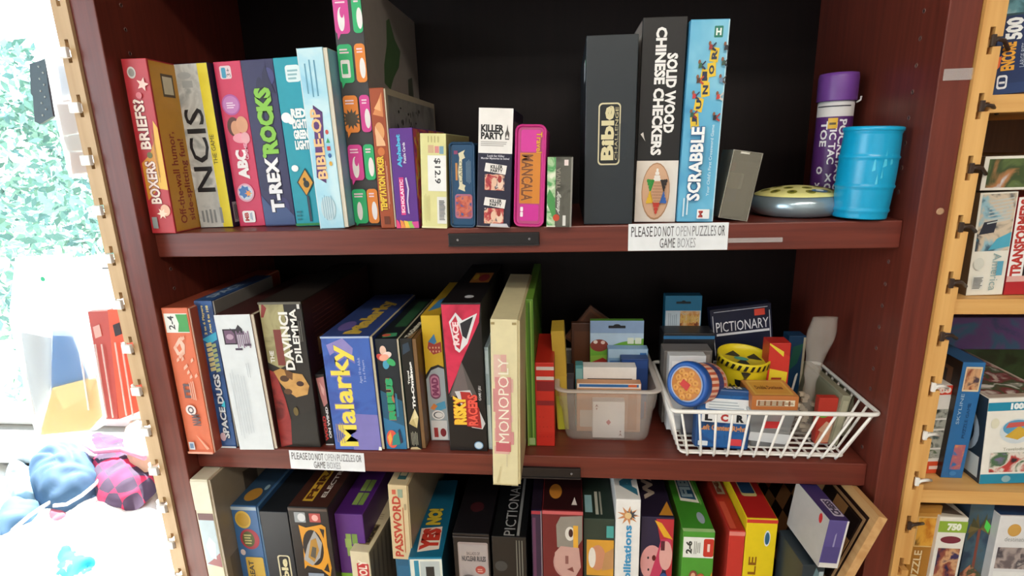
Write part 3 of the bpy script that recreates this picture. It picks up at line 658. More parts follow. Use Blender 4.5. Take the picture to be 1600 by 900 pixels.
# handheld electronic game: silver disc with yellow dome
a = onZ(1235,341,ZU); cxd = onY(1234,330,a.y+.06).x; R = .0605
dk = empty('electronic_game',(cxd,.044+R,ZU),label='round silver electronic game with a yellow spotted top, lying flat',category='electronic game')
m = MB(); m.lathe([(R*.72,.0003),(R*.90,.003),(R*.985,.010),(R,.0155),(R*.985,.021),(R*.93,.0262),(R*.86,.0285)],mat('#9fb0b8',.25,.6),56); m.build('silver_body',dk)
m = MB(); dome = [(R*.90,.0280),(R*.89,.0296),(R*.75,.0335),(R*.5,.0375),(R*.25,.0395),(.0006,.0402)]; m.lathe(dome,'#e6df8e',56,cap0=False); dm = m.build('yellow_top',dk)
def dz(r):
    for (r0,z0),(r1,z1) in zip(dome[1:-1],dome[2:]):
        if r1 <= r <= r0: return z0+(z1-z0)*(r0-r)/(r0-r1)
    return .0296
for rr_, n_, o_ in ((.70,12,0),(.42,7,.3)):
    for k in range(n_):
        t = 2*pi*k/n_+o_; m = MB(); x0_, y0_ = R*rr_*cos(t), R*rr_*sin(t)
        for sc_, c_, lift in ((.0062,'#8c8a2c',.0004),(.0028,'#4b4a18',.0008)):
            m.poly([(x0_+sc_*cos(j*pi/6),y0_+sc_*sin(j*pi/6),dz(min(R*.88,sqrt((x0_+sc_*cos(j*pi/6))**2+(y0_+sc_*sin(j*pi/6))**2)))+lift) for j in range(12)],c_)
        m.build('button',dm)
m = MB(); m.poly([(.012+.010*cos(j*pi/8),-.040+.0055*sin(j*pi/8),dz(sqrt((.012+.010*cos(j*pi/8))**2+(-.040+.0055*sin(j*pi/8))**2))+.001) for j in range(16)],'#3e6f96')
m.poly([(.012+.005*cos(j*pi/8),-.040+.0035*sin(j*pi/8),dz(sqrt((.012+.005*cos(j*pi/8))**2+(-.040+.0035*sin(j*pi/8))**2))+.0014) for j in range(16)],'#dfe6e6'); m.build('logo_badge',dm)

# curved print on a cylinder
def cyltext(mb, s, r, z0, z1, a0, a1, col, rot=-90, bold=.03):
    """letters wrapped round a drum of radius r; angle 0 faces -y, growing towards +x"""
    vs, fs = textmesh(s, bold); k = mb.mi(col); vv = []
    for x, y in vs:
        U, V = (y, 1-x) if rot == -90 else (x, y) if rot == 0 else (1-y, x)
        a = a0+(a1-a0)*U; vv.append(mb.bm.verts.new((r*sin(a),-r*cos(a),z0+(z1-z0)*V)))
    for q in fs:
        try: f = mb.bm.faces.new([vv[i] for i in q]); f.material_index = k
        except ValueError: pass
def cylpatch(mb, r, z0, z1, a0, a1, col, n=12):
    for i in range(n):
        A = a0+(a1-a0)*i/n; B = a0+(a1-a0)*(i+1)/n
        mb.poly([(r*sin(A),-r*cos(A),z0),(r*sin(B),-r*cos(B),z0),(r*sin(B),-r*cos(B),z1),(r*sin(A),-r*cos(A),z1)],col)

Yt = .150; tl = onY(1277,200,Yt-.03); tr = onY(1340,200,Yt-.03); rt = .0226; xt = onY(1299,230,Yt).x
tb = empty('tic_tac_toe_tube',(xt,Yt,ZU+.0003),(0,0,-.42),label='tall cardboard tube with a purple cap and white noughts and crosses lettering',category='game tube')
ht = onY(1312,115,Yt).z-ZU; hc = onY(1310,158,Yt-rt).z-ZU
m = MB(); m.lathe([(rt-.001,0),(rt,.002),(rt,hc+.004)],'#dedcdb',48); o = m.build('tube',tb)
m = MB(); m.lathe([(rt+.0003,ht*.10),(rt+.0003,hc-.020)],'#582a6e',48,cap0=False,cap1=False); cylpatch(m,rt+.0004,.006,.0075,-1.4,1.4,'#3c3540'); cylpatch(m,rt+.0004,.012,.0125,-1.4,1.4,'#3c3540'); cylpatch(m,rt+.0004,hc-.007,hc-.0055,-1.2,.9,'#3c3540'); m.build('purple_label',tb)
m = MB(); m.lathe([(rt+.0022,hc+.0005),(rt+.0024,hc+.002),(rt+.0024,ht-.006),(rt+.0012,ht-.0006),(rt-.002,ht),(rt-.003,ht-.002),(.001,ht-.002)],'#6f3f92',48); m.build('cap',tb)
m = MB(); zt_ = hc-.024
cyltext(m,'POCKET',rt+.0007,zt_-.062,zt_,.28,.72,'#eeecef'); cyltext(m,'TIC TAC',rt+.0007,zt_-.060,zt_-.004,-.18,.20,'#eeecef'); cyltext(m,'TOE',rt+.0007,zt_-.036,zt_-.002,-.72,-.30,'#eeecef')
for ch,a_,z_ in (('X',.45,.066),('O',.45,.053),('O',.45,.040),('X',0,.053),('O',0,.040),('O',-.55,.063),('X',-.60,.040)): cyltext(m,ch,rt+.0007,z_-.011,z_,a_-.19,a_+.19,'#eeecef',0,.05)
m.build('title_lettering',tb)
m = MB(); cylpatch(m,rt+.0010,zt_-.012,zt_+.002,-.32,.18,'#e0b02c'); cylpatch(m,rt+.0012,zt_-.007,zt_-.004,-.24,.1,'#5a4a20'); m.build('price_sticker',tb)
m = MB(); m.tube([(rt+.001,0,hc-.002),(rt+.006,.0,hc+.001),(rt+.0065,0,hc+.006)],.0013,'#d8d6d6'); m.build('strap',tb)

q0 = onZ(1351,340,ZU); Yb = .052; xl = onY(1307,320,Yb).x; 
brl = onY(1350,325,Yb-.006); rb = (onY(1412,220,Yb-.006).x-onY(1322,220,Yb-.006).x)/2*.955; hb = onY(1367,205,Yb-.006).z-ZU+.002
ba = empty('blue_barrel',(brl.x-.0045,Yb-.005,ZU+.0024),(0,radians(2.2),0),label='turquoise blue plastic toy barrel at the right end of the upper shelf',category='toy barrel')
prof = []
for i in range(61):
    t = i/60; r = rb*(.90+.10*sin(pi*(t*.80+.12)))*(.985+.035*t)
    for c_, wd in ((.09,.02),(.36,.022),(.68,.022),(.96,.025)):
        if abs(t-c_) < wd: r += .0014*cos((t-c_)/wd*pi/2)
    prof.append((r,t*hb))
prof = [(rb*.80,.0)]+prof+[(rb*.94,hb+.001),(rb*.90,hb-.001),(rb*.88,hb-.005),(.001,hb-.005)]
m = MB(); m.lathe(prof,mat('#0f9fcf',.28),56); m.build('barrel_body',ba)
m = MB(); m.lathe([(rb*1.0,hb*.962),(rb*1.02,hb*.965),(rb*1.02,hb*.998),(rb*.98,hb*1.006),(rb*.95,hb)],mat('#12a6d6',.28),56,cap0=False,cap1=False); m.build('lid_rim',ba)
m = MB()
for px_,py_,s_ in ((.1,.66,.011),(-.25,.6,.009),(.35,.66,.008),(-.1,.44,.007),(.05,.5,.006)):
    z_ = hb*py_; rr_ = rb*1.012
    m.poly([(rr_*sin(px_+s_*k2*12),-rr_*cos(px_+s_*k2*12),z_+s_*k3) for k2,k3 in ((-.5,-.9),(.6,-.7),(.3,.2),(.05,1),(-.3,.1))],mat('#4fc3e4',.15))
m.build('moulded_relief',ba)

# ------------------------------------------------------------------ middle shelf, left to right
GM = 'game boxes standing on the middle shelf'
Q = [quad(*a) for a in (
 ((290.4,708),(329.5,708),(242,483.3),(292,479.8),ZM),     # 0 orange
 ((341,698.4),(372.8,700),(299,471),(333,469),ZM),          # 1 space
 ((375.3,704.4),(434.4,702),(333,494),(396.7,488.7),ZM),    # 2 white
 ((437.5,701),(504,697),(400.6,473.4),(473,469.8),ZM),      # 3 dark renaissance
 ((506.4,696.4),(523,700),(488,585),(506,585),ZM,.040),     # 4 word
 ((525.3,704),(600,702.8),(499.7,526.3),(581,524.5),ZM),    # 5 malarky
 ((604,702.8),(639.4,702),(585,530),(621.7,529),ZM),        # 6 gems
 ((642.4,702),(667,702),(622.8,529),(653,529),ZM),          # 7 triominos
 ((672.7,688),(702,688),(653,494),(688,492),ZM),            # 8 yellow
 ((703.6,705),(762,704.5),(688,474.6),(751,472.3),ZM),      # 9 risky
 ((763,703),(770,702),(757,543),(763.5,543),ZM))]
settle(Q)
b = mk(Q[0],'board_game_box',.255,'#dc7350',side='#a8492c',top='#9c4a34',tray='#c9a08c',trayw=.002,label='orange drawing game box with a green and white corner tag',group=GM)
b.r('F',.06,.84,.94,.965,'#e9ece8',part='corner_tag'); b.p('F',[(.50,.845),(.94,.845),(.94,.96),(.50,.96),(.58,.90)],'#4a9f58',part='corner_tag'); b.t('F','2-4',.18,.86,.42,.95,'#3c3d3f',rot=90,bold=.02,part='corner_tag')
b.p('F',[(.2,.74),(.5,.81),(.66,.76),(.60,.70),(.3,.69)],'#efc7b4'); b.p('F',[(.32,.74),(.48,.77),(.52,.73),(.40,.71)],'#dc7350')
for k in range(14):
    R = random.Random(k+40); u, v = R.uniform(.2,.85), R.uniform(.52,.82); b.p('F',[(u,v),(u+.12,v+.015),(u+.09,v+.035),(u+.01,v+.02)],'#ecb9a2')
b.lines('F',.55,.38,.78,.52,3,'#eab59d',vert=True)
b.t('F',"IT!",.30,.40,.56,.50,'#6a5a60',rot=90,bold=.05,part='title_lettering'); b.e('F',.44,.315,.20,.036,'#e9ddd9'); b.t('F','O',.32,.29,.56,.34,'#5a4d55',rot=90,bold=.03,part='title_lettering'); b.t('F','NAM',.42,.205,.74,.285,'#6a5a60',rot=90,bold=.04,part='title_lettering')
b.r('F',.10,.03,.32,.085,'#c9cfd6'); b.r('F',.14,.04,.28,.075,'#6b86a8'); b.p('F',[(.45,.14),(.6,.11),(.9,.04),(.8,.03)],'#e8a488'); b.p('F',[(.0,.0),(1,.0),(1,.015),(0,.015)],'#eba68e'); b.done()

b = mk(Q[1],'board_game_box',.165,'#223f70',side='#7f7d78',top='#2c4f80',tray='#8d8b86',trayw=.002,label='blue space themed game box with silvery lettering, beside the orange box',group=GM)
b.r('F',.01,.004,.98,.996,pic(['#1e3868','#2b5590','#1b2c52'],30)); b.t('F','2 to 6 Players',.30,.78,.48,.97,'#e0d48a',rot=90,bold=.03); b.t('F','Ages 8 to 108',.60,.79,.78,.97,'#e0d48a',rot=90,bold=.03)
b.p('F',[(.1,.75),(.95,.80),(.95,.75),(.5,.72)],'#3fb0d6')
for k in range(6): b.p('F',[(.3,.535+.033*k),(.62,.545+.033*k),(.60,.57+.033*k),(.28,.558+.033*k)],'#c9c08a'); b.p('F',[(.60,.53+.033*k),(.86,.54+.033*k),(.84,.562+.033*k),(.59,.552+.033*k)],'#9fae7a')
b.t('F','SPACE DUGS',.38,.07,.74,.52,'#d4dce4',rot=90,bold=.04,out='#16244a',ow=.05,part='title_lettering'); b.e('F',.34,.08,.16,.03,'#d3b9c8'); b.r('F',.0,.0,.99,.012,'#c6cdd6'); b.p('F',[(.55,.30),(.8,.34),(.78,.29)],'#39c0dc')
b.t('T','SPACE',.2,.1,.7,.6,'#9fb5c8',rot=90,bold=.03); b.done()

b = mk(Q[2],'board_game_box',.265,'#5b2a2a',side='#3c1f1e',top='#43201f',tray='#cfc3b0',trayw=.0045,label='box with a blank white printed end and a small purple picture near its top',group=GM)
b.r('F',.0,.0,1,1,'#d9e0e4'); b.p('F',[(.16,.79),(.55,.79),(.55,.90),(.16,.90)],'#2c2430'); b.p('F',[(.20,.80),(.48,.80),(.48,.89),(.20,.89)],'#70546e'); b.e('F',.34,.845,.1,.02,'#b59ab0'); b.p('F',[(.36,.91),(.5,.885),(.62,.93),(.72,.90),(.74,.86),(.5,.86)],'#2e2a33')
for k in range(7): b.r('F',.52+.055*k,.765+.008*(k%3),.55+.055*k,.885-.012*(k%2),'#8a6f8e')
b.r('F',.44,.75,.64,.765,'#4b3d52'); b.r('F',.72,.78,.9,.795,'#4b3d52')
b.lines('F',.14,.08,.60,.62,6,'#c3ccd2',vert=True,fill=.2); b.lines('F',.66,.55,.78,.66,2,'#a9b2b8',vert=True,fill=.2); b.done()

b = mk(Q[3],'board_game_box',.27,'#1f1b18',side='#331414',top='#2c2722',label='dark renaissance themed game box with a tawny portrait fragment and white title',group=GM)
b.p('F',[(.01,.995),(.58,.995),(.60,.60),(.3,.56),(.02,.60)],pic(['#8d875e','#a39c70','#6f6a48'],25)); b.p('F',[(.02,.90),(.08,.995),(.18,.96),(.08,.9)],'#8a2f2c'); b.r('F',.26,.58,.44,.82,'#7a3630')
b.p('F',[(.02,.0),(.02,.55),(.16,.53),(.30,.35),(.36,.2),(.30,.02)],pic(['#7e2026','#99302f','#5c181c'],25)); b.p('F',[(.30,.02),(.36,.2),(.98,.28),(.98,.02)],'#1b1a17')
b.p('F',[(.12,.54),(.3,.56),(.55,.53),(.80,.52),(.93,.44),(.86,.38),(.58,.36),(.40,.40),(.24,.46)],pic(['#b08243','#c99a58','#8b5c2c'],22,seed=2)); b.e('F',.36,.49,.11,.022,'#4a2c17'); b.e('F',.40,.40,.10,.02,'#5c3a1f'); b.e('F',.72,.455,.09,.018,'#3a1a10'); b.p('F',[(.38,.56),(.58,.53),(.55,.48),(.42,.50)],'#6c4520')
b.e('F',.52,.26,.06,.03,'#6b5a2c')
b.t('F','THE',.10,.60,.20,.68,'#e8e6df',rot=90,bold=.03,part='title_lettering'); b.t('F','DAVINCI',.44,.55,.66,.935,'#ecebe6',rot=90,bold=.035,part='title_lettering'); b.t('F','DILEMMA',.70,.60,.86,.955,'#ecebe6',rot=90,bold=.03,part='title_lettering')
b.r('F',.90,.955,.96,.985,'#d9d9d5'); b.lines('F',.88,.72,.97,.90,2,'#7a7872',vert=True,fill=.3); b.lines('R',.1,.45,.6,.95,16,'#5c3128',fill=.2); b.p('R',[(.12,.60),(.2,.60),(.2,.72),(.12,.72)],'#7b5a34'); b.r('F',.0,.985,1,1,'#5f5b50'); b.done()

b = mk(Q[4],'board_game_box',.20,'#1c1a1b',label='small black word game box mostly hidden left of the bright blue box',group=GM)
b.p('F',[(.1,.95),(.95,.97),(.95,.6),(.5,.55),(.3,.7)],'#b87a78'); b.p('F',[(.4,.9),(.8,.8),(.7,.7),(.5,.75)],'#d9a7a2'); b.t('F','WORD',.14,.06,.50,.42,'#c23a3c',rot=90,bold=.05,part='title_lettering'); b.t('F','ON WIND',.6,.1,.88,.55,'#dcdcdc',rot=90,bold=.04,part='title_lettering'); b.r('F',.05,.0,.95,.015,'#cfcfcf'); b.done()

b = mk(Q[5],'board_game_box',.235,'#33509c',side='#2d4180',top='#33467e',tray='#c9bfa2',trayw=.0035,label='wide bright blue box with a big yellow bluffing game title',group=GM)
b.r('F',.01,.005,.99,.99,pic(['#2f4c9a','#3c62b4','#3a55a4'],20)); b.p('F',[(.4,.0),(.99,.0),(.99,.32),(.45,.33)],'#7d78bd'); b.p('F',[(.10,.93),(.45,.985),(.64,.90),(.60,.82),(.30,.88),(.15,.84)],'#8f86c4')
b.t('F','Malarky',.12,.035,.64,.93,'#ecdc55',rot=90,bold=.025,out='#7c74bb',ow=.035,part='title_lettering')
b.t('F','Ages 10 to Adult',.70,.60,.77,.82,'#b8c4e2',rot=90,bold=.0); b.t('F','3 to 6 Players',.79,.61,.85,.80,'#b8c4e2',rot=90); b.lines('F',.08,.05,.26,.26,4,'#b49a7e',vert=True,fill=.3)
b.r('F',.0,.985,1,1,'#a9bcd9'); b.t('T','Malarky',.40,.04,.86,.80,'#cfb048',rot=90,bold=.05,part='title_lettering'); b.e('T',.3,.2,.16,.10,'#6d5fa0'); b.p('F',[(.93,.0),(1,.0),(1,.03),(.95,.035)],'#efeeea'); b.done()

b = mk(Q[6],'board_game_box',.22,'#17212a',side='#2a4a3a',top='#1c2226',tray='#c5bda8',trayw=.0025,label='black and teal gem game box with a multicoloured blossom, right of the blue box',group=GM)
b.p('F',[(.01,.004),(.985,.004),(.985,.30),(.01,.40)],'#2d76a4'); b.p('F',[(.01,.30),(.985,.22),(.985,.45),(.01,.55)],'#235a78')
for k,(u,v,c) in enumerate(((.34,.90,'#e8c4b0'),(.22,.84,'#d04a44'),(.50,.86,'#eed8d0'),(.42,.78,'#4aa0c0'),(.66,.80,'#3fae6a'),(.36,.84,'#f0a890'))): b.e('F',u,v,.15,.042,c,rot=k)
b.t('F','REBUS',.30,.28,.64,.66,'#2fa46a',rot=90,bold=.09,out='#b06a4e',ow=.04,part='title_lettering'); b.lines('F',.70,.28,.80,.55,2,'#4fa8cc',vert=True,fill=.4)
b.e('F',.34,.10,.26,.085,'#e05a4a'); b.p('F',[(.3,.04),(.72,.05),(.66,.17),(.40,.13)],'#2c8c86'); b.p('F',[(.14,.12),(.30,.17),(.34,.10),(.2,.04)],'#f0a84a'); b.p('F',[(.72,.06),(.84,.07),(.74,.20),(.66,.18)],'#2a2d48')
b.p('T',[(.3,.02),(.9,.05),(.8,.12),(.3,.11)],'#4aa070'); b.e('T',.4,.07,.2,.03,'#d0604a'); b.r('T',.4,.25,.95,.9,'#2f5a3c'); b.done()

b = mk(Q[7],'board_game_box',.22,'#121311',side='#6a4a2c',top='#1c1c1a',tray='#7a5a38',trayw=.0055,label='worn black travel dominoes box with brown cardboard edge',group=GM)
b.t('F','Travel',.36,.60,.52,.72,'#e6e6e2',rot=90,bold=.05,part='title_lettering'); b.t('F','Tri-Ominos',.56,.38,.82,.80,'#efefec',rot=90,bold=.06,part='title_lettering')
b.p('F',[(.10,.24),(.75,.20),(.95,.30),(.70,.38)],'#d6c690'); b.p('F',[(.10,.24),(.75,.20),(.5,.285)],'#bcaa72'); b.p('F',[(.5,.285),(.70,.38),(.95,.30)],'#e6d8a8')
b.p('F',[(.15,.86),(.8,.90),(.7,.97),(.2,.95)],'#2c3e50'); b.lines('F',.2,.03,.8,.17,5,'#b9b8a8',vert=True,fill=.3); b.p('F',[(.0,.0),(.95,.0),(.6,.025),(.1,.02)],'#c9b48a')
b.t('T','Tri-Ominos',.3,.02,.8,.35,'#d9d7c6',rot=90,bold=.05); b.p('T',[(.6,.0),(1,.0),(1,.2)],'#8a6b44'); b.done()

b = mk(Q[8],'board_game_box',.21,'#d6b02a',side='#b8922a',top='#c7a12a',label='yellow and grey box with a purple logo, set back behind the black and pink box',group=GM)
b.p('F',[(.0,.0),(1,.0),(1,.60),(.7,.62),(.3,.60),(.0,.54)],'#1d1f26'); b.p('F',[(.0,.0),(1,.0),(1,.585),(.7,.60),(.3,.575),(.0,.50)],'#a9b4bb'); b.p('F',[(.28,.80),(.62,.86),(.72,.80),(.5,.76),(.3,.76)],'#3f7fb0'); b.p('F',[(.22,.75),(.5,.70),(.95,.72),(.95,.80),(.6,.78),(.3,.80)],'#a8403a')
for k in range(8): b.e('F',.35+.16*(k%4),.725+.03*(k//4),.04,.008,'#e0b08a')
b.rr('F',.18,.345,.72,.55,.008,'#7f4a68',part='logo_badge'); b.rr('F',.22,.36,.68,.535,.007,'#c98aa8',part='logo_badge'); b.t('F','MAD',.28,.375,.64,.52,'#8c3f6a',rot=90,bold=.06,part='logo_badge')
b.p('F',[(.1,.27),(.5,.31),(.9,.33),(.95,.27),(.6,.25)],'#4fa0c8'); b.p('F',[(.1,.27),(.3,.31),(.5,.29),(.3,.255)],'#e08a4a'); b.e('F',.5,.215,.34,.04,'#efefef'); b.e('F',.5,.215,.26,.028,'#5a5f66'); b.e('F',.53,.215,.22,.022,'#e8e8e8'); b.r('F',.08,.01,.94,.17,'#dfe0e0'); b.r('F',.2,.03,.42,.11,'#a83a3a'); b.e('F',.7,.07,.16,.035,'#8f2f36')
b.p('T',[(.2,.1),(.7,.2),(.6,.5),(.3,.4)],'#3f7fb0'); b.done()

b = mk(Q[9],'board_game_box',.265,'#161415',side='#1b1819',top='#121112',label='black and crimson racing game box with a fiery orange title',group=GM)
b.p('F',[(.01,.99),(.985,.99),(.90,.80),(.46,.62),(.06,.40)],pic(['#b02440','#cc2f50','#9a1c38'],16)); b.p('F',[(.44,.62),(.06,.38),(.12,.40),(.8,.38),(.85,.36)],'#55504f'); b.p('F',[(.44,.62),(.98,.30),(.98,.90)],'#141213'); b.p('F',[(.44,.62),(.10,.38),(.60,.40)],'#6a5f60')
b.p('F',[(.18,.88),(.36,.94),(.52,.89),(.90,.935),(.62,.74),(.40,.68),(.30,.70)],'#d8d8dc',part='logo_badge'); b.p('F',[(.46,.87),(.80,.915),(.60,.77),(.50,.79)],'#22232a',part='logo_badge'); b.p('F',[(.22,.87),(.36,.92),(.50,.78),(.42,.70),(.33,.72)],'#b8283f',part='logo_badge'); b.t('F','RACE',.26,.73,.42,.88,'#f0d4d8',rot=90,bold=.05,part='logo_badge')
b.p('F',[(.22,.42),(.62,.43),(.98,.20),(.90,.16),(.62,.17)],'#c9c7c9'); b.p('F',[(.50,.18),(.88,.165),(.84,.30),(.62,.415),(.36,.42)],'#a82a28',part='title_lettering')
b.t('F','RISKY',.16,.19,.50,.39,'#eec03c',rot=90,bold=.07,out='#a83a1c',ow=.05,part='title_lettering'); b.t('F','RACERS',.54,.185,.80,.40,'#e8574a',rot=90,bold=.05,out='#5c1412',ow=.03,part='title_lettering')
b.t('F','GAME / JEU',.84,.36,.92,.46,'#cfcfd2',rot=90,bold=.02); b.e('F',.78,.045,.12,.028,'#7aa2c8',part='maker_badge'); b.e('F',.78,.045,.095,.022,'#c9dcea',part='maker_badge')
b.r('T',.35,.45,.9,.72,'#c8843c'); b.e('T',.7,.58,.15,.10,'#a8323a'); b.e('T',.45,.6,.08,.08,'#e4b83c'); b.e('T',.62,.12,.12,.03,'#bfc3c8'); b.done()

b = mk(Q[10],'thin_plastic_case',.19,'#9aaebb',label='thin pale blue plastic case standing between the racing box and the tall cream box',category='plastic case')
b.rr('F',.15,.75,.85,.97,.001,'#b7c9d4'); b.rr('F',.1,.02,.85,.45,.001,'#c6d3da'); b.done()

# the tall cream box, pushed out past the shelf edge
a = onZ(793,758,ZM); q = quad((771,757),(814,759),(765.5,500),(812.4,498),ZM,a.y)
q['R'] -= .001
b = mk(q,'board_game_box',.255,'#ddd3a9',top='#d9cfa4',tray='#cbbf93',trayw=.0028,label='tall cream property trading game box sticking out past the middle shelf edge',group=GM)
for k,(u0,v0,u1,v1) in enumerate(((.10,.60,.34,.80),(.36,.66,.58,.80),(.06,.42,.66,.60),(.62,.54,.82,.66),(.10,.36,.80,.44),(.10,.24,.52,.36),(.52,.22,.84,.34),(.08,.16,.66,.25))): b.r('F',u0,v0+.04,u1,v1,('#e0bdb0','#d9aaa0','#cf8f8e','#dcb0a4')[k%4])
b.r('F',.14,.215,.72,.275,'#c4646c'); b.p('F',[(.14,.28),(.74,.28),(.74,.67),(.14,.67)],'#d3908f',part='title_band')
b.t('F','MONOPOLY',.26,.27,.66,.78,'#f1ead8',rot=90,bold=.0,part='title_lettering')
b.r('F',.02,.972,.16,.985,'#9c8a5c'); b.r('F',.80,.972,.96,.985,'#9c8a5c'); b.p('F',[(.15,.02),(.3,.12),(.33,.12),(.2,.01)],'#c9bd92'); b.p('F',[(.0,.0),(1,.0),(1,.006),(0,.006)],'#c0b384'); b.r('F',.55,.12,.58,.2,'#c9bfa0')
b.p('R',[(.0,.0),(.02,.0),(.02,.6),(.0,.6)],'#b8ab7c'); b.done()

q = quad((820,697.5),(836.5,696),(818.5,468),(835,468),ZM)
q['L'] = max(q['L'],.5255); b = mk(q,'board_game_box',.25,'#5d8a2c',side='#4b7324',top='#6b9a36',label='tall slim green box just right of the cream box',group=GM)
b.r('F',.0,.0,.16,1,'#8fae58'); b.r('F',.40,.02,.56,.98,'#3f6b2a'); b.r('F',.66,.01,.76,.99,'#9cc060'); b.rr('F',.2,.01,.9,.06,.001,'#a9c48a'); b.done()

q = quad((838,697),(867.5,697),(837,567),(865.5,567),ZM)
b = mk(q,'board_game_box',.13,'#cf2f22',side='#a8241a',top='#b8281c',label='small red box with white and dark red bands, left of the plastic bin',group=GM)
b.r('F',.0,.915,1,.955,'#d9d2cc'); b.r('F',.0,.80,1,.84,'#d9d2cc'); b.r('F',.0,.67,1,.785,'#8c1f26'); b.r('F',.0,.50,1,.555,'#8c1f26'); b.r('F',.0,.0,.06,1,'#b8281e')
for k in range(10): b.star('F',.2+.2*(k%4),.12+.12*(k//4),.0014,4,'#b3281f')
b.done()

# ------------------------------------------------------------------ translucent bin with card games
F0 = onZ(950,690,ZM); YF = F0.y
bl = onY(884,689,YF); br = onY(1014,690,YF)
zr = .0; rimL = onY(866,608,YF-.006); rimR = onY(1036,609,YF-.006); zr = (rimL.z+rimR.z)/2
cxb = (bl.x+br.x)/2; hw0 = (br.x-bl.x)/2; hw1 = (rimR.x-rimL.x)/2
HB = zr-ZM; DB = .155
bn = empty('plastic_bin',(cxb,YF+DB/2,ZM+.0003),label='translucent plastic bin full of card games on the middle shelf',category='bin')
def rr3(hx, hy, r, z): return [(x,y,z) for x,y in rrect(-hx,hx,-hy,hy,r)]
bm_ = thin('translucent_plastic','#e6dfd8',.35,.26)
m = MB()
sec = [(0,.0),(.012,.0),(.40,.0),(.60,.0),(.63,.002),(.97,.003)]
m.rings([rr3(hw0-.012,DB/2-.012,.012,.0), rr3(hw0-.003,DB/2-.003,.014,.003)]+[rr3(hw0+(hw1-.006-hw0)*t+e,DB/2+.008*t+e,.016,HB*t) for t,e in ((.08,0),(.35,.0),(.60,.0),(.63,.0018),(.97,.0018))],bm_,True,False)
m.rings([rr3(hw0+(hw1-.006-hw0)*t-.0015,DB/2+.008*t-.0015,.015,HB*t+.002) for t in (0,.35,.97)],bm_,True,False)
m.build('tub',bn)
m = MB(); e1 = hw1-.006
m.rings([rr3(e1-.001,DB/2+.0065,.015,HB*.97),rr3(hw1+.000,DB/2+.0145,.020,HB*.965),rr3(hw1+.0012,DB/2+.0155,.021,HB*.985),rr3(hw1-.001,DB/2+.013,.019,HB*1.0),rr3(e1-.001,DB/2+.0075,.015,HB*1.0),rr3(e1-.002,DB/2+.0065,.0145,HB*.97)],thin('translucent_rim','#ece6df',.3,.6),False,False); m.build('rim',bn)
GB = 'card games in the plastic bin'
def inbin(name, px, Y, d, col, label, z0=.003, lean=0, cat='card game', side=None, M=None, group=GB, **k):
    """px = (left, right, top) in the photograph at depth Y, standing on the container floor"""
    L = onY(px[0],px[3] if len(px) > 3 else 640,Y); R = onY(px[1],px[3] if len(px) > 3 else 640,Y); T = onY((px[0]+px[1])/2,px[2],Y)
    zb = ZM+z0; h = T.z-zb
    return Box(name,R.x-L.x,h,d,col,side=side,loc=((L.x+R.x)/2,Y,zb),lean=lean,label=label,category=cat,group=group,**k)
B0 = YF
b = inbin('playing_card_deck',(926,976,628,655),B0+.006,.016,'#e6e4e2','deck of playing cards showing a red ace, at the front of the bin',cat='playing cards')
b.p('F',[(.5,.36),(.58,.44),(.5,.52),(.42,.44)],'#b8283a',part='printed_pips'); b.t('F','A',.08,.86,.17,.93,'#8a4a50',bold=.04,part='printed_pips'); b.p('F',[(.125,.78),(.155,.81),(.125,.84),(.095,.81)],'#8a4a50',part='printed_pips'); b.t('F','A',.83,.07,.92,.14,'#8a4a50',bold=.04,part='printed_pips'); b.p('F',[(.875,.16),(.905,.19),(.875,.22),(.845,.19)],'#8a4a50',part='printed_pips'); b.done()
b = inbin('card_game_box',(901,1001,599,640),B0+.025,.016,'#c9936a','peach coloured card game box behind the ace, with a blue strip along its top')
b.r('F',.01,.90,.99,.995,'#e8e4df',part='top_strip'); b.r('F',.04,.925,.96,.98,'#2f6aa8',part='top_strip'); b.r('F',.80,.925,.93,.98,'#d0643a',part='top_strip'); b.rr('F',.05,.1,.3,.45,.002,'#cdbfb2'); b.r('F',.8,.05,.94,.85,'#b8773a'); b.done()
b = inbin('card_game_box',(911,993,574,640),B0+.043,.022,'#e9e6e2','plain white card game box with a thin dark frame line in the bin')
b.r('F',.08,.80,.92,.815,'#2c2c30'); b.r('F',.08,.74,.10,.81,'#2c2c30'); b.r('F',.90,.74,.92,.81,'#2c2c30'); b.done()
b = inbin('card_game_box',(899,911,571,600),B0+.043,.02,'#4e8f94','narrow teal card box at the left of the white one in the bin'); b.r('F',.1,.7,.9,.95,'#7fb0b0'); b.done()
b = inbin('card_game_box',(970,1012,561,600),B0+.068,.020,'#1d3f7c','deep blue card game box at the right of the bin',side='#16305f')
b.r('F',.05,.85,.95,.97,'#24498c'); b.r('F',.9,.02,.97,.3,'#a82f36'); b.done()
b = inbin('card_game_box',(949,1011,545,600),B0+.090,.018,'#7fa6cb','light blue card game box standing behind the deep blue one',side='#6f96bd')
b.r('F',.02,.86,.98,.99,'#a8c6de'); b.r('F',.05,.5,.3,.82,'#3f6fa8'); b.r('F',.8,.86,.96,.94,'#3a6fb0'); b.lines('F',.35,.6,.9,.82,4,'#5c8ab8'); b.done()
b = inbin('card_game_box',(922,1004,501,580),B0+.113,.012,'#5c9a38','farm picture card box with a pale blue hanging tab, tallest in the bin')
b.r('F',.0,.86,1,1,'#8aa6cc',part='hang_tab'); b.rr('F',.34,.915,.66,.945,.001,'#1b2028',part='hang_tab'); b.e('F',.5,.94,.07,.022,'#1b2028',part='hang_tab')
b.r('F',.0,.70,1,.86,'#b4cde4'); b.p('F',[(.0,.55),(.0,.74),(.3,.70),(.6,.76),(1,.80),(1,.55)],'#6fae3c'); b.p('F',[(.0,.40),(1,.44),(1,.66),(.5,.62),(.0,.60)],'#8cbc48')
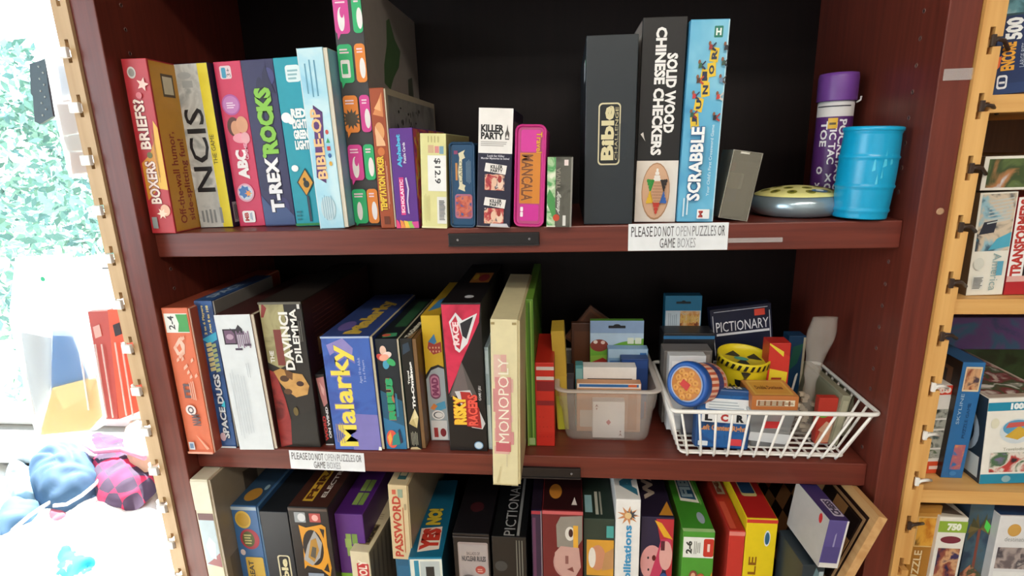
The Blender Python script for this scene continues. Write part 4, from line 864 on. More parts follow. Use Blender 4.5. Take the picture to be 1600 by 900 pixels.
b.e('F',.17,.72,.17,.07,'#8a3f34'); b.p('F',[(.0,.36),(.45,.36),(.45,.50),(.24,.58),(.0,.52)],'#a5332c'); b.r('F',.2,.38,.36,.46,'#e9e2da'); b.rr('F',.70,.74,.82,.81,.001,'#dfe9d9'); b.rr('F',.84,.74,.96,.81,.001,'#dfe9d9'); b.e('F',.1,.76,.04,.02,'#e6d8d0'); b.e('F',.24,.755,.04,.02,'#e0c4bc'); b.r('F',.60,.64,1,.67,'#e8e4da'); b.done()
b = inbin('wooden_puzzle_box',(893,936,505,580),B0+.135,.012,'#4a2a1a','dark brown wooden puzzle board tilted at the back of the bin',lean=radians(0),cat='puzzle'); b.r('F',.1,.1,.9,.9,'#5c3620'); b.done()
L = onY(905,560,B0+.152)
b = Box('card_game_box',.058,.075,.006,'#4c2b18',M=Matrix.Translation((L.x-.004,B0+.149,ZM+.098))@Matrix.Rotation(radians(38),4,'Y'),label='brown diamond tilted card leaning at the back left of the bin',category='card game',group=GB); b.r('F',.06,.06,.94,.94,'#6b3c20'); b.r('F',.12,.12,.88,.88,'#54301c'); b.done()
b = inbin('card_game_box',(864,884,517,600),B0+.03,.055,'#c9a93c','yellow card box standing tall at the left of the bin',side='#d8b94a',lean=radians(-3.0)); b.root.location.x += .0065; b.r('F',.0,.55,1,1,'#c4a238'); b.r('F',.1,.0,.9,.35,'#c9cc3c'); b.done()
b = inbin('card_game_box',(885,897,583,620),B0+.03,.04,'#26242a','small black card box beside the yellow one in the bin'); b.r('F',.1,.5,.9,.9,'#34323a'); b.done()

# ------------------------------------------------------------------ white wire basket
WZ = ZM+.004
f0 = onZ(1062,707,WZ); f1 = onZ(1316,716,WZ); yb0 = (f0.y+f1.y)/2-.004
yf = yb0-.022
RL = onY(1051,643,yf); RR = onY(1382,648,yf); zrim = (RL.z+RR.z)/2; zrim = min(zrim, ZU-TH-.01)
xL0, xR0 = f0.x, f1.x; xL1, xR1 = RL.x, min(RR.x,.9965)
Lb = onZ(1036,591.6,zrim); Rb = onZ(1283,567.5,zrim)
ybk1 = min(.300,max(Lb.y,Rb.y)); ybk0 = ybk1-.03
wc = mat('#eceae4',.3); r_ = .0019
bs = empty('wire_basket',((xL0+xR0)/2,(yb0+ybk0)/2,ZM),label='white coated wire basket heaped with small games on the middle shelf',category='basket')
ox, oy = bs.location.x, bs.location.y
def W_(p): return (p[0]-ox,p[1]-oy,p[2]-ZM)
def rim(x0,x1,y0,y1,z,r,rad):
    m = MB(); pts = [W_((x,y,z)) for x,y in rrect(x0,x1,y0,y1,rad,4)]; m.tube(pts,r,wc,8,True); return m
rim(xL1,xR1,yf,ybk1,zrim,.0030,.008).build('top_rim',bs)
rim(xL0,xR0,yb0,ybk0,ZM+.0085,.0018,.006).build('bottom_rim',bs)
rim(xL1-(xL1-xL0)*.0-.0005+(.0005),xR1-.012,yf+.0045,ybk1-.004,zrim-.011,.0015,.006) if False else None
def wire(pts): m = MB(); m.tube([W_(p) for p in pts],r_*.9,wc,8); m.build('wire',bs)
nF = 12; zb = ZM+.0052
for i in range(nF):
    t = (i+.6)/nF; xt = xL1+(xR1-xL1)*t; xb = xL0+(xR0-xL0)*(i+.5)/nF
    if i in (0,) : xt = xL1+.012
    wire([(xt,yf+.001,zrim),(xb,yb0-.003,zb+.004),(xb,yb0+.001,zb-.0018),(xb+.002,yb0+.008,zb),(xb+.002,ybk0-.004,zb),(xb,ybk0+.003,zb+.003),(xt,ybk1-.001,zrim)])
nS = 9
for i in range(nS):
    t = (i+.5)/nS; yt = yf+(ybk1-yf)*t; y_b = yb0+(ybk0-yb0)*t
    wire([(xL1,yt,zrim),(xL0-.002,y_b,zb+.004),(xL0+.004,y_b,zb+.002),(xR0-.004,y_b,zb+.002),(xR0+.002,y_b,zb+.004),(xR1,yt,zrim)])

GK = 'small games in the wire basket'
YBK = yb0
def inbk(*a, **k): return inbin(*a, group=GK, z0=.010, **k)
b = inbk('card_game_box',(1036,1092,462,560),YBK+.175,.02,'#1f6f94','tall teal card box with a hanging tab at the back left of the basket',side='#1a5f80')
b.rr('F',.30,.925,.70,.945,.001,'#0c1a22',part='hang_tab'); b.e('F',.5,.94,.06,.016,'#0c1a22',part='hang_tab'); b.r('F',.02,.60,.98,.86,'#c4d3de'); b.r('F',.42,.61,.95,.855,pic(['#7a3f2a','#c98a4a','#d8b88a','#55708a'],70)); b.lines('F',.1,.62,.36,.84,5,'#8a9fb0',vert=True,fill=.3); b.t('F','HUMAN',.44,.74,.94,.82,'#d8b060',bold=.05,part='title_lettering'); b.done()
b = inbk('card_game_box',(1034,1112,521,600),YBK+.125,.040,'#1c1d22','black card box with a dark printed face behind the round tin in the basket',side='#16171b')
b.r('F',.0,.93,1,.97,'#2b6a9a'); b.r('F',.1,.78,.95,.80,'#8f8790'); b.r('F',.3,.84,.7,.86,'#6b6f78'); b.r('F',.06,.60,.8,.72,'#3a3638'); b.done()
b = inbk('card_game_box',(1036,1110,548,600),YBK+.085,.032,'#6f6a66','stack of worn grey cards in front of the black card box in the basket'); b.r('F',.05,.05,.95,.95,'#8c8682'); b.r('F',.6,.2,.95,.8,'#4c2c3c'); b.done()
b = inbk('card_game_box',(1044,1101,556,600),YBK+.062,.018,'#cfd2d4','white card box directly behind the round blue lidded tin'); b.r('F',.08,.2,.92,.93,'#e6e8e8'); b.lines('F',.15,.7,.85,.85,3,'#aab0b4'); b.done()

def drum(name, P, axis, R, L, label, cat, build):
    z = Vector(axis).normalized(); y = Vector((0,0,1)); x = y.cross(z).normalized(); y = z.cross(x)
    M = Matrix((x,y,z)).transposed().to_4x4(); M.translation = P
    r = empty(name,label=label,category=cat,group=GK); r.matrix_world = M; build(r); return r
# round blue tin lying with its lid towards the viewer
cP = onY(1073,600,YBK+.018)
def bt(r):
    R = .0325
    m = MB(); m.lathe([(R*.90,-.062),(R*.92,-.060),(R*.92,-.012)],'#e0b49a',40); o = m.build('tub',r)
    m = MB()
    for k in range(22): cylpatch(m,R*.925,-.057,-.016,2*pi*k/22,2*pi*(k+.5)/22,'#d0684a',2)
    m.build('striped_label',r)
    m = MB(); cylpatch(m,R*.93,-.05,-.036,0,2*pi,'#3a3f74',30); m.build('band',r)
    m = MB(); m.lathe([(R*.96,-.014),(R,-.012),(R*1.01,-.004),(R*.99,0),(R*.93,.002),(R*.80,.002),(R*.78,-.0002)],['#1c4f9c']*4+['#2a5fae','#2a5fae'],44); m.lathe([(R*.80,.0006),(R*.001,.0007)],'#a9b4cc',44,cap0=False,cap1=False); m.build('lid',r)
    m = MB(); m.lathe([(R*.72,.0011),(R*.001,.0012)],'#c07a34',40,cap0=False,cap1=False)
    for k in range(16):
        t = k*2.4; q = R*.62*sqrt((k+.5)/16)
        m.rings([[(q*cos(t)+rad*cos(j*pi/5),q*sin(t)+rad*sin(j*pi/5),z) for j in range(10)] for rad, z in ((.0050,.0012),(.0042,.0024),(.0018,.0024),(.0014,.0016))],'#d99a4c',False,False)
    m.poly([(-.009,-.003,.0034),(.004,-.009,.0034),(.008,.001,.0034),(-.005,.006,.0034)],'#c8342c'); m.build('pretzel_picture',r)
drum('round_game_tin',cP,(-.68,-.68,.26),.0295,.06,'round blue lidded tin with a pretzel picture, on its side at the basket front','game tin',bt)
# letters-on-dice game tin leaning on the basket front
P0 = onY(1128,700,YBK+.006)
M = Matrix.Translation((P0.x,YBK+.010,ZM+.0095))@Matrix.Rotation(radians(-10),4,'X')@Matrix.Rotation(radians(3),4,'Y')
b = Box('game_tin',.076,.088,.020,'#16477f',M=M,label='blue dice game tin with letters L C R at the front of the basket',category='game tin',group=GK,bevel=.003)
b.r('F',.06,.0+.03,.94,.90,pic(['#15427c','#1f5fa0','#123862'],40)); b.rr('F',.16,.66,.96,.84,.002,'#dfe6ea'); b.lines('F',.22,.68,.90,.82,3,'#9aa8b2',fill=.3)
for k,(ch,c,bgc) in enumerate((('L','#141618','#f0f0ee'),('C','#b8342f','#f0f0ee'),('R','#141618','#f0f0ee'))):
    u = .10+.29*k; b.rr('F',u,.44,u+.25,.60,.0015,bgc,part='dice_letters'); b.t('F',ch,u+.06,.46,u+.20,.585,c,bold=.06,part='dice_letters'); u2 = .36+.17*k; b.r('T',u2,.15,u2+.13,.8,bgc,part='dice_letters'); b.t('T',ch,u2+.03,.25,u2+.10,.7,c,bold=.05,part='dice_letters')
b.t('F','Left Center Right',.08,.28,.92,.40,'#c98a5a',bold=.04,part='title_lettering'); b.r('F',.62,.07,.86,.18,'#e0424a',part='price_sticker'); b.rr('F',.06,.04,.24,.12,.001,'#dfe6ea'); b.done()
# yellow canister with black warning marks
Yc = YBK+.105; cR = (onY(1198,560,Yc).x-onY(1117,560,Yc).x)/2; cC = onY(1157,570,Yc); zt = onY(1157,551,Yc).z; zl_ = onY(1157,606,Yc-cR).z
cn = empty('yellow_canister',(cC.x,Yc,zl_-.012),(radians(4),radians(4),-.28),label='yellow round canister with black radiation and hazard stripes in the basket',category='canister',group=GK)
H = zt-zl_+.012
m = MB(); m.lathe([(cR*.93,0),(cR*.95,.002),(cR*.97,H*.84)],'#d9c41c',48,cap1=False); m.lathe([(cR*.90,.002),(cR*.93,H-.003)],'#b8a618',48,cap1=False); m.build('canister_body',cn)
m = MB(); m.lathe([(cR*.975,H*.76),(cR*1.0,H*.77),(cR*1.0,H*.985),(cR*.98,H),(cR*.94,H),(cR*.92,H*.97),(cR*.9,H*.86),(.001,H*.86)],'#dfca20',48,cap0=False,cap1=False); o = m.build('lid',cn)
m = MB()
for k in range(26):
    A = 2*pi*k/26; dA = .11; rr_ = cR*1.008; m.poly([(rr_*sin(A+a_),-rr_*cos(A+a_),z_) for a_,z_ in ((0,H*.79),(dA,H*.79),(dA+.08,H*.95),(.08,H*.95))],'#1a1a16')
m.build('hazard_stripes',cn)
m = MB()
for c_ in (0,1,2,3,4,5,6):
    for (a0,z0,s_) in ((.12,H*.50,H*.27),):
        if c_ < 3:
            t = radians(90+120*c_)
            pts = [(s_*.28*cos(t-.45),s_*.28*sin(t-.45)),(s_*cos(t-.5),s_*sin(t-.5)),(s_*1.03*cos(t),s_*1.03*sin(t)),(s_*cos(t+.5),s_*sin(t+.5)),(s_*.28*cos(t+.45),s_*.28*sin(t+.45))]
            rr_ = cR*.985; m.poly([(rr_*sin(a0+x/rr_),-rr_*cos(a0+x/rr_),z0+y) for x,y in pts],'#191914')
rr_ = cR*.988; m.poly([(rr_*sin(.12+.0032*cos(j*pi/6)/rr_),-rr_*cos(.12+.0032*cos(j*pi/6)/rr_),H*.50+.0032*sin(j*pi/6)) for j in range(12)],'#191914')
for j in range(3): 
    a0 = -1.05; m.tube([(rr_*sin(a0+.006*cos(t_*.5+j*2.1)/rr_+.005*cos(j*2.1)/rr_),-rr_*cos(a0+.006*cos(t_*.5+j*2.1)/rr_),H*.45+.006*sin(t_*.5+j*2.1)+.005*sin(j*2.1)) for t_ in range(10)],.0009,'#191914',5)
cyltext(m,'W',rr_,H*.56,H*.68,.02,.22,'#4a4416',0); cyltext(m,'M',rr_,H*.2,H*.32,-.42,-.2,'#3a3616',0); m.build('printed_mark',cn)
m = MB(); m.poly([(.006*cos(j*pi/6)*1.8-.003,.006*sin(j*pi/6)-.004,H*.86+.001) for j in range(12)],'#4aa08a')
for j in range(3):
    t = radians(30+120*j); m.poly([(.008*cos(t-.4),.008*sin(t-.4),H*.86+.0006),(cR*.7*cos(t-.45),cR*.7*sin(t-.45),H*.86+.0006),(cR*.7*cos(t+.45),cR*.7*sin(t+.45),H*.86+.0006),(.008*cos(t+.4),.008*sin(t+.4),H*.86+.0006)],'#22221a')
m.build('lid_print',cn)
# small things that carry the canister: boxes below it
b = Box('card_game_box',.075,zl_-.012-ZM-.012,.075,'#7a3030',loc=(cC.x,Yc-.036,ZM+.011),label='dark red card box lying beneath the yellow canister in the basket',category='card game',group=GK); b.r('F',.05,.1,.95,.9,'#8f3c38'); b.done()
# navy drawing game board
Lp = [onY(x,y,YBK+.150) for x,y in ((1120,535),(1213,536),(1203,477),(1108,496))]
c0 = onY(1160,545,YBK+.165); ang = radians(-10.5)
wd = (onY(1203,480,YBK+.165)-onY(1108,496,YBK+.165)).length; 
top = onY(1155,487,YBK+.165).z; hh = top-(ZM+.012)
b = Box('card_game_box',wd,hh,.02,'#161b33',M=Matrix.Translation((c0.x+.012,YBK+.165,ZM+.022))@Matrix.Rotation(radians(-7.5),4,'Y'),label='navy drawing game box with a white framed title tilted at the back of the basket',category='card game',group=GK)
for u0,v0,u1,v1 in ((.06,.965,.94,.972),(.03,.30,.042,.93),(.958,.30,.97,.93)): b.r('F',u0,v0,u1,v1,'#c9cbd2')
b.t('F','PICTIONARY',.08,.745,.94,.855,'#e2e2e6',bold=.0,part='title_lettering'); b.r('F',.08,.705,.95,.730,'#d9dae0',part='underline'); b.p('F',[(.72,.885),(.89,.885),(.89,.955),(.72,.955)],'#e04a38',part='price_sticker'); b.done()
# red and yellow crayon style box
b = inbk('card_game_box',(1199,1232,536,580),YBK+.080,.028,'#b82c24','red and yellow card box right of the yellow canister',side='#a02820')
b.p('F',[(.0,.55),(1,.48),(1,.84),(.0,.98)],'#c8342a'); b.p('F',[(.0,.98),(.7,.84),(.7,.90),(.0,1.0)],'#e0c83a'); b.p('F',[(.05,.40),(.9,.44),(.95,.66),(.1,.70)],'#e4c92e'); b.e('F',.85,.5,.1,.03,'#3c8a3a'); b.lines('F',.2,.52,.7,.62,2,'#a83a26'); b.done()
# orange domino box resting on a clear tub
Yt2 = YBK+.012; tq = [onY(1170,650,Yt2), onY(1246,650,Yt2)]
tw = tq[1].x-tq[0].x; zt2 = onY(1210,640,Yt2).z; tcx = (tq[0].x+tq[1].x)/2
tb2 = empty('clear_tub',(tcx,Yt2+.028,ZM+.009),label='clear plastic tub with a red price sticker at the front middle of the basket',category='plastic tub',group=GK)
ht2 = zt2-ZM-.009; ctm = thin('clear_tub_plastic','#d0d6d8',.3,.40)
m = MB(); m.rings([rr3(tw*.36,.020,.004,0),rr3(tw*.40,.022,.005,.002),rr3(tw*.49,.027,.005,ht2-.008),rr3(tw*.49,.027,.005,ht2-.003)],ctm,True,False); m.build('tub',tb2)
m = MB(); m.rings([rr3(tw*.50,.028,.005,ht2-.005),rr3(tw*.52,.030,.006,ht2-.004),rr3(tw*.52,.030,.006,ht2),rr3(tw*.46,.026,.005,ht2)],clear('clear_tub_lid','#cfd4d4',.6,.15)); m.build('lid',tb2)
m = MB(); s_ = ht2*.52; m.poly([(-.012,-.0262,s_),(.010,-.0262,s_),(.010,-.0270,s_+.011),(-.012,-.0270,s_+.011)],'#d8363a'); m.build('price_sticker',tb2)
m = MB(); m.poly([(-.030,-.0236,.012),(.022,-.0236,.006),(.030,-.0250,.022),(-.028,-.0250,.026)],'#d9dde0'); m.build('paper_label',tb2)
ow_ = onY(1241,620,Yt2).x-onY(1168,620,Yt2).x; oh_ = onY(1205,617,Yt2).z-zt2-.001
b = Box('domino_box',ow_,max(.016,oh_),.055,'#b9703a',top='#c98a4a',loc=(tcx,Yt2-.003,zt2+.0004),label='orange brown domino box resting on the clear tub in the basket',category='game box',group=GK)
b.r('F',.10,.30,.92,.72,'#e6dcc4'); b.lines('F',.12,.32,.90,.70,4,'#7a5a34')
for k in range(6): b.r('F',.13+.13*k,.34,.17+.13*k,.68,'#8c5a34')
b.r('T',.08,.08,.92,.92,'#dcb25a'); b.r('T',.13,.14,.87,.86,'#d29a44'); b.t('T','Double Dominoes',.2,.4,.8,.62,'#7a4a24',bold=.04,part='title_lettering'); b.done()
# cellophane bag with pale pieces, standing tall
Yp = YBK+.050; p0 = onY(1250,640,Yp); ptop = onY(1277,498,Yp); hb_ = ptop.z-ZM-.010
bag = empty('cellophane_bag',(onY(1262,640,Yp).x,Yp+.008,ZM+.010),label='tall twisted cellophane bag of pale pieces standing in the basket',category='plastic bag',group=GK)
cel = thin('cellophane','#d3cbc0',.3,.28); m = MB(); rg = []
for i in range(26):
    t = i/25; wx = .018-.006*sin(t*pi)+(.004 if t > .5 else 0)+.003*sin(t*17); wx = wx*(.45+.55*abs(cos((t-.0)*pi*1.15))) if .3 < t < .62 else wx*.85
    wy = .010*(1-.5*t)+.002*sin(t*23); sx = .014*t*t
    rg.append([(sx+wx*cos(2*pi*j/20)*(1+.10*sin(j*2.7+t*9)),wy*sin(2*pi*j/20)*(1+.22*sin(j*1.9+t*13)),hb_*t) for j in range(20)])
m.rings(rg,cel); m.build('bag_film',bag)
m = MB()
for k in range(14):
    R = random.Random(k+5); x,y,z = R.uniform(-.010,.010),R.uniform(-.004,.004),.006+.0045*k; m.box(x-.004,x+.004,y-.003,y+.003,z-.003,z+.003,'#b9ae9a',.0008)
m.build('pieces',bag,kind='stuff')
# dark blue and green box behind the bag
b = inbk('card_game_box',(1226,1252,525,600),YBK+.150,.025,'#123a5c','dark blue and green card box behind the cellophane bag'); b.p('F',[(.1,.5),(.6,.62),(.9,.9),(.3,.85)],'#1c5a4a'); b.r('F',.86,.02,1,.98,'#b9b29a'); b.done()
b = inbk('card_game_box',(1276,1306,622,660),YBK+.030,.012,'#b23428','red card pack with a green fruit picture at the right front of the basket'); b.p('F',[(.0,.0),(1,.05),(1,.45),(.3,.35)],'#c98a6a'); b.e('F',.3,.62,.22,.05,'#6aa03c'); b.p('F',[(.1,.3),(.5,.5),(.9,.4),(.6,.2)],'#d8a88a'); b.done()
# flat cellophane sheets at the right
L = onY(1312,620,YBK+.05)
for k,(px,dy,hh_,lab) in enumerate(((1308,.045,.100,'clear packet of grey green sheets standing at the right side of the basket'),(1322,.070,.094,'second clear packet leaning at the far right of the basket'))):
    P0 = onY(px-12,650,YBK+dy); hh_ = .078 if k == 0 else .072
    M = Matrix.Translation((P0.x,YBK+dy-.02,ZM+.011))@Matrix.Rotation(radians(8+4*k),4,'Y')
    b = Box('clear_packet',.012,hh_,.13,clear('packet_film_'+str(k),'#9c9c84',.8,.15),M=M,label=lab,category='plastic packet',group=GK); b.r('L',.05,.05,.95,.95,'#8b8a70'); b.r('F',.2,.1,.8,.9,'#a5a289'); b.done()
b = inbk('card_game_box',(1064,1086,642,690),YBK+.048,.008,'#55555c','small grey card pack seen through the wires below the round tin'); b.r('F',.1,.1,.9,.9,'#6f6f78'); b.done()

# ------------------------------------------------------------------ lower shelf, tops in view
GL = 'game boxes standing on the lower shelf'
def low(tl, tr, Y, lean=0):
    a = onY(tl[0],tl[1],Y); c = onY(tr[0],tr[1],Y); h = (a.z+c.z)/2-ZL; s = math.tan(radians(lean))*h
    return dict(Y=Y,L=a.x-s,R=c.x-s,TL=a.x,TR=c.x,h=h,z=ZL)
K = [low(*a) for a in (
 ((296.5,751),(330,748.5),-.004),   #0 cream
 ((357,790.5),(403,791.5),.030), #1 blue
 ((404,800),(448.5,800),.030),   #2 bible
 ((449,793),(511,793),.028),     #3 electronic
 ((514,803.7),(545,803.7),.028),   #4 purple
 ((546,862),(577,862),.035),     #5 monopoly deal
 ((637,874),(691,870),.020),     #6 teal
 ((707,834),(764,834),.030),     #7 black tin
 ((768,840),(822,838),.030),     #8 pictionary
 ((830,798),(846,798),.025),     #9 dark purple
 ((847,799),(911,798),.025),     #10 it
 ((912,811),(961,811),.030),     #11 portraits
 ((962.5,780),(1001.5,781.5),.022), #12 white
 ((1002.5,808),(1054,809),.030), #13 cartoons
 ((1067.6,834),(1118,829),.020),#14 green
 ((1140,829),(1166,831),.022),  #15 red
 ((1166.5,809),(1216,814),.022))] #16 scrabble
settle(K)
for q in K[1:-1]:
    pass
def mkl(i,*a,**k): return mk(K[i],*a,group=GL,**k)
b = mkl(0,'board_game_box',.26,'#d9d2b8',side='#8f8472',top='#c9c2ac',tray='#a99b84',trayw=.004,label='cream box with a wintry picture panel at the left end of the lower shelf')
b.r('F',.06,.55,.96,.80,'#6b4444'); b.r('F',.06,.48,.95,.76,'#b9cdd6'); b.p('F',[(.1,.49),(.95,.47),(.95,.56),(.5,.52)],'#a05f62'); b.r('F',.0,.82,1,.99,'#ddd8c4'); b.p('F',[(.2,.6),(.5,.66),(.8,.62),(.7,.52),(.4,.53)],'#d4e4ea'); b.e('F',.4,.30,.06,.08,'#9c8c78'); b.r('T',.25,.18,.85,.45,'#5f7a78'); b.r('T',.32,.22,.80,.42,'#8fa8a4'); b.p('R',[(.3,.60),(.45,.62),(.45,.85),(.3,.88)],'#4f463c'); b.r('R',.05,.3,.25,.5,'#6f6555'); b.done()
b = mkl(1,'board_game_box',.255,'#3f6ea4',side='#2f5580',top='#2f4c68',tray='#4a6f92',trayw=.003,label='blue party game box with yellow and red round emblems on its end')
b.e('F',.40,.89,.31,.072,'#d9b850'); b.e('F',.40,.89,.25,.055,'#c9a23c'); b.e('F',.55,.73,.38,.085,'#b03a4c'); b.e('F',.50,.73,.24,.065,'#5a6438'); b.lines('F',.34,.69,.66,.78,4,'#cfc98a'); b.rr('F',.25,.30,.95,.58,.003,'#d8b44c'); b.t('F','GREAT',.34,.34,.54,.55,'#4a4a4c',rot=90,bold=.03,part='title_lettering'); b.r('F',.0,.97,1,.996,'#a8bccb'); b.e('F',.2,.62,.1,.025,'#d8c8c8')
b.e('T',.50,.12,.30,.07,'#b8893a'); b.e('T',.8,.2,.08,.03,'#8fb0c0'); b.p('R',[(.0,.9),(.9,.99),(.9,.95),(.0,.85)],'#47687f'); b.done()
b = mkl(2,'board_game_box',.26,'#2b2f35',side='#22262b',top='#1d2126',label='second plain charcoal bible box, standing on the lower shelf')
b.rr('F',.40,.28,.85,.63,.005,'#d8d0ae',part='title_plate'); b.rr('F',.45,.29,.80,.62,.004,'#14171a',part='title_plate'); b.t('F','Bible',.50,.31,.74,.60,'#dcd2a6',rot=90,bold=.045,part='title_lettering'); b.done()
b = mkl(3,'board_game_box',.26,'#2a2524',side='#2c1a16',top='#43251e',label='black electronic catch phrase style box with an orange gadget picture')
b.rr('F',.14,.88,.42,.96,.001,'#9aa0a4'); b.e('F',.32,.92,.1,.032,'#d9dadc'); b.rr('F',.52,.885,.80,.955,.001,'#b8504c'); b.e('F',.66,.92,.08,.025,'#e8b0a8')
b.p('F',[(.22,.86),(.40,.84),(.80,.87),(.90,.85),(.88,.70),(.92,.52),(.86,.44),(.66,.50),(.30,.53),(.22,.50),(.26,.68)],'#e09c2c'); b.e('F',.52,.68,.26,.145,'#2a2422'); b.p('F',[(.24,.58),(.38,.70),(.60,.82),(.76,.72),(.66,.60),(.44,.53)],'#a9a7a4'); b.p('F',[(.36,.60),(.48,.74),(.62,.76),(.66,.66),(.50,.56)],'#b88a3c'); b.p('F',[(.42,.61),(.50,.69),(.60,.68),(.54,.59)],'#5a564c')
b.r('F',.3,.30,.7,.47,'#8f9cab'); b.p('F',[(.74,.84),(.86,.83),(.82,.76)],'#2a2422'); b.p('F',[(.72,.50),(.86,.48),(.84,.56)],'#2a2422')
b.r('T',.26,.06,.52,.62,'#c9a034'); b.t('T','PHRASE',.30,.08,.48,.60,'#5a2f1a',rot=90,bold=.05,part='title_lettering'); b.t('T','ELECTRONIC',.66,.10,.78,.62,'#cdc4b8',rot=90,bold=.03,part='title_lettering'); b.r('F',.01,.975,.99,.995,'#5a4c44'); b.done()
K[4]['R'] = K[5]['L']-.001; K[4]['TR'] = K[4]['R']
K[4]['R'] += 0
# purple box (its right half hidden by the slanting cream box)
q4 = low((514,803.7),(566,803.7),.046); q4['L'] = max(q4['L'],K[3]['R']+.001); q4['TL'] = q4['L']
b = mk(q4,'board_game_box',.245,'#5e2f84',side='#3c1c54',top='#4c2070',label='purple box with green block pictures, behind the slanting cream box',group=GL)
for f,u,v in (('F',.32,.62),('T',.42,.10)):
    for i,(a,c) in enumerate(((0,0),(.22,.0),(0,.11),(.22,.11))): b.r(f,u+a,v+c*(1 if f=='F' else 1.4),u+a+.19,v+(c+.095)*1 if f=='F' else v+c*1.4+.135,('#8fae5c','#7c9c4e')[i%2])
b.r('F',.28,.70,.5,.78,'#9ab866'); b.r('F',.0,.0,.99,.46,'#7cb83c'); b.e('F',.7,.30,.28,.12,'#e8e2dc'); b.e('F',.75,.32,.2,.08,'#c23c34'); b.e('T',.35,.72,.28,.10,'#5c8a3c'); b.p('T',[(.3,.65),(.7,.62),(.8,.85),(.5,.9)],'#b03a34'); b.e('T',.3,.72,.10,.05,'#cfd8dc'); b.done()

# slanting cream card-trading box: long top running back to the right
def slanted(A, B, C, name, label, zb, col, sidecol, topcol, prints):
    """top outline given by front left A, front right B and back left C in world space; upright walls down to zb"""
    A, B, C = map(Vector, (A,B,C)); U = B-A; V = C-A; w = U.length; h = A.z-zb; yaw = atan2(-V.x, V.y)
    d = min(V.length,(.312-A.y)/cos(yaw))
    b = Box(name,w*cos(0),h,d,col,side=sidecol,top=topcol,loc=((A.x+B.x)/2,A.y,zb+.0006),yaw=yaw,label=label,group=GL)
    prints(b); b.done(); return b
ztop = onY(561,862,.028).z
A = onZ(546,862,ztop); Bq = onZ(577,862,ztop); C = onZ(606,765,ztop)
def pr(b):
    b.rr('F',.30,.55,.92,.86,.002,'#c2383c',part='title_band'); b.t('F','OPOLY',.38,.58,.84,.90,'#efe6d6',rot=90,bold=.03,part='title_lettering')
    b.r('T',.25,.10,.80,.40,'#7c6a4a'); b.t('T','DEAL',.3,.13,.75,.38,'#2f2a24',rot=90,bold=.06,part='title_lettering'); b.lines('T',.2,.48,.8,.58,3,'#b9a98a'); b.r('R',.02,.02,.98,.97,'#7a7060')
    for k in range(9): b.p('R',[(.08+.1*k,.95),(.12+.1*k,.95),(.08+.1*k,.3),(.05+.1*k,.4)],'#5d5446')
slanted(A,Bq,C,'board_game_box','cream property trading card box slanting back to the right on the lower shelf',ZL,'#dbcfae','#7f7463','#d6c9a6',pr)
# password box on top of a teal box
q = quad((615,875),(647,875),(605,758),(638,759),ZM,.030); zbp = onY(631,875,.030).z
q['z'] = zbp+.0005; q['h'] = onY(621,758.5,.030).z-zbp; q['L'],q['R'] = onY(615,875,.03).x,onY(644,875,.03).x; q['TL'],q['TR']=onY(605,758,.03).x,onY(638,759,.03).x
wt = q['R']-q['L']
xm = (q['L']+q['R'])/2
b = Box('board_game_box',wt-.003,zbp-ZL-.001,.26,'#1f5f80',loc=(xm,.034,ZL+.0006),label='dark teal box lying under the cream password box',group=GL); b.r('F',.1,.1,.9,.9,'#24688c'); b.done()
b = mk(q,'board_game_box',.25,'#d3bf96',side='#a5957a',top='#c4b48e',tray='#b8a680',trayw=.002,label='cream password game box with red lettering, stacked on a teal box',group=GL)
b.t('F','PASSWORD',.16,.04,.62,.86,'#b8402f',rot=90,bold=.035,part='title_lettering'); b.p('F',[(.70,.1),(.74,.1),(.74,.72),(.70,.70)],'#b8552f'); b.r('F',.2,.88,.4,.94,'#c8604a'); b.r('F',.5,.84,.76,.95,'#8fa08a'); b.r('T',.35,.06,.8,.42,'#2f5f60'); b.t('T','15',.4,.1,.75,.38,'#c9bf98',rot=90,bold=.05); b.r('F',.8,.68,.9,.76,'#a99a78'); b.done()
ztop = onY(664,872,.012).z
A = onZ(637,874,ztop); Bq = onZ(691,870,ztop); C = onZ(673,750,ztop)
A.y = Bq.y = (A.y+Bq.y)/2
def pr(b):
    b.r('F',.04,.60,.99,.985,'#dfe4d8',part='picture_panel'); b.r('F',.16,.60,.30,.97,'#2a8aa8',part='picture_panel'); b.r('F',.34,.60,.92,.96,'#b9c4c4',part='picture_panel'); b.r('F',.5,.60,.75,.90,'#23272a',part='picture_panel')
    b.p('T',[(.22,.06),(.86,.09),(.82,.35),(.16,.33)],'#e8d8c8',part='title_lettering'); b.t('T','YES',.24,.08,.82,.33,'#c83a2c',rot=90,bold=.08,part='title_lettering'); b.t('T','NO!',.24,.37,.74,.58,'#d0b83a',rot=90,bold=.08,out='#2a2c20',ow=.04,part='second_lettering')
slanted(A,Bq,C,'board_game_box','teal yes or no game box with red and yellow lettering along its top',ZL,'#14799c','#0e3c4c','#13607e',pr)
K[7]['L'] = onY(707,834,.03).x
b = mkl(7,'board_game_box',.22,'#141214',side='#0f0d0f',top='#120f12',label='black box with a grey apocalyptic label and small red badge')
b.rr('F',.12,.0+.3,.95,.92,.003,'#9c8f8c'); b.r('F',.15,.31,.92,.90,pic(['#8a8688','#a39a98','#b8a594'],14)); b.t('F','NUCLEAR RULES',.22,.74,.88,.79,'#3a3a40',bold=.04,part='title_lettering'); b.t('F','BALLADS OF',.36,.80,.72,.83,'#6a6468',bold=.02,part='title_lettering'); b.e('F',.72,.66,.14,.04,'#a8443c',part='red_badge'); b.lines('F',.64,.64,.8,.68,2,'#d09a8c',part='red_badge')
b.e('F',.38,.54,.24,.075,'#6f6b6c')
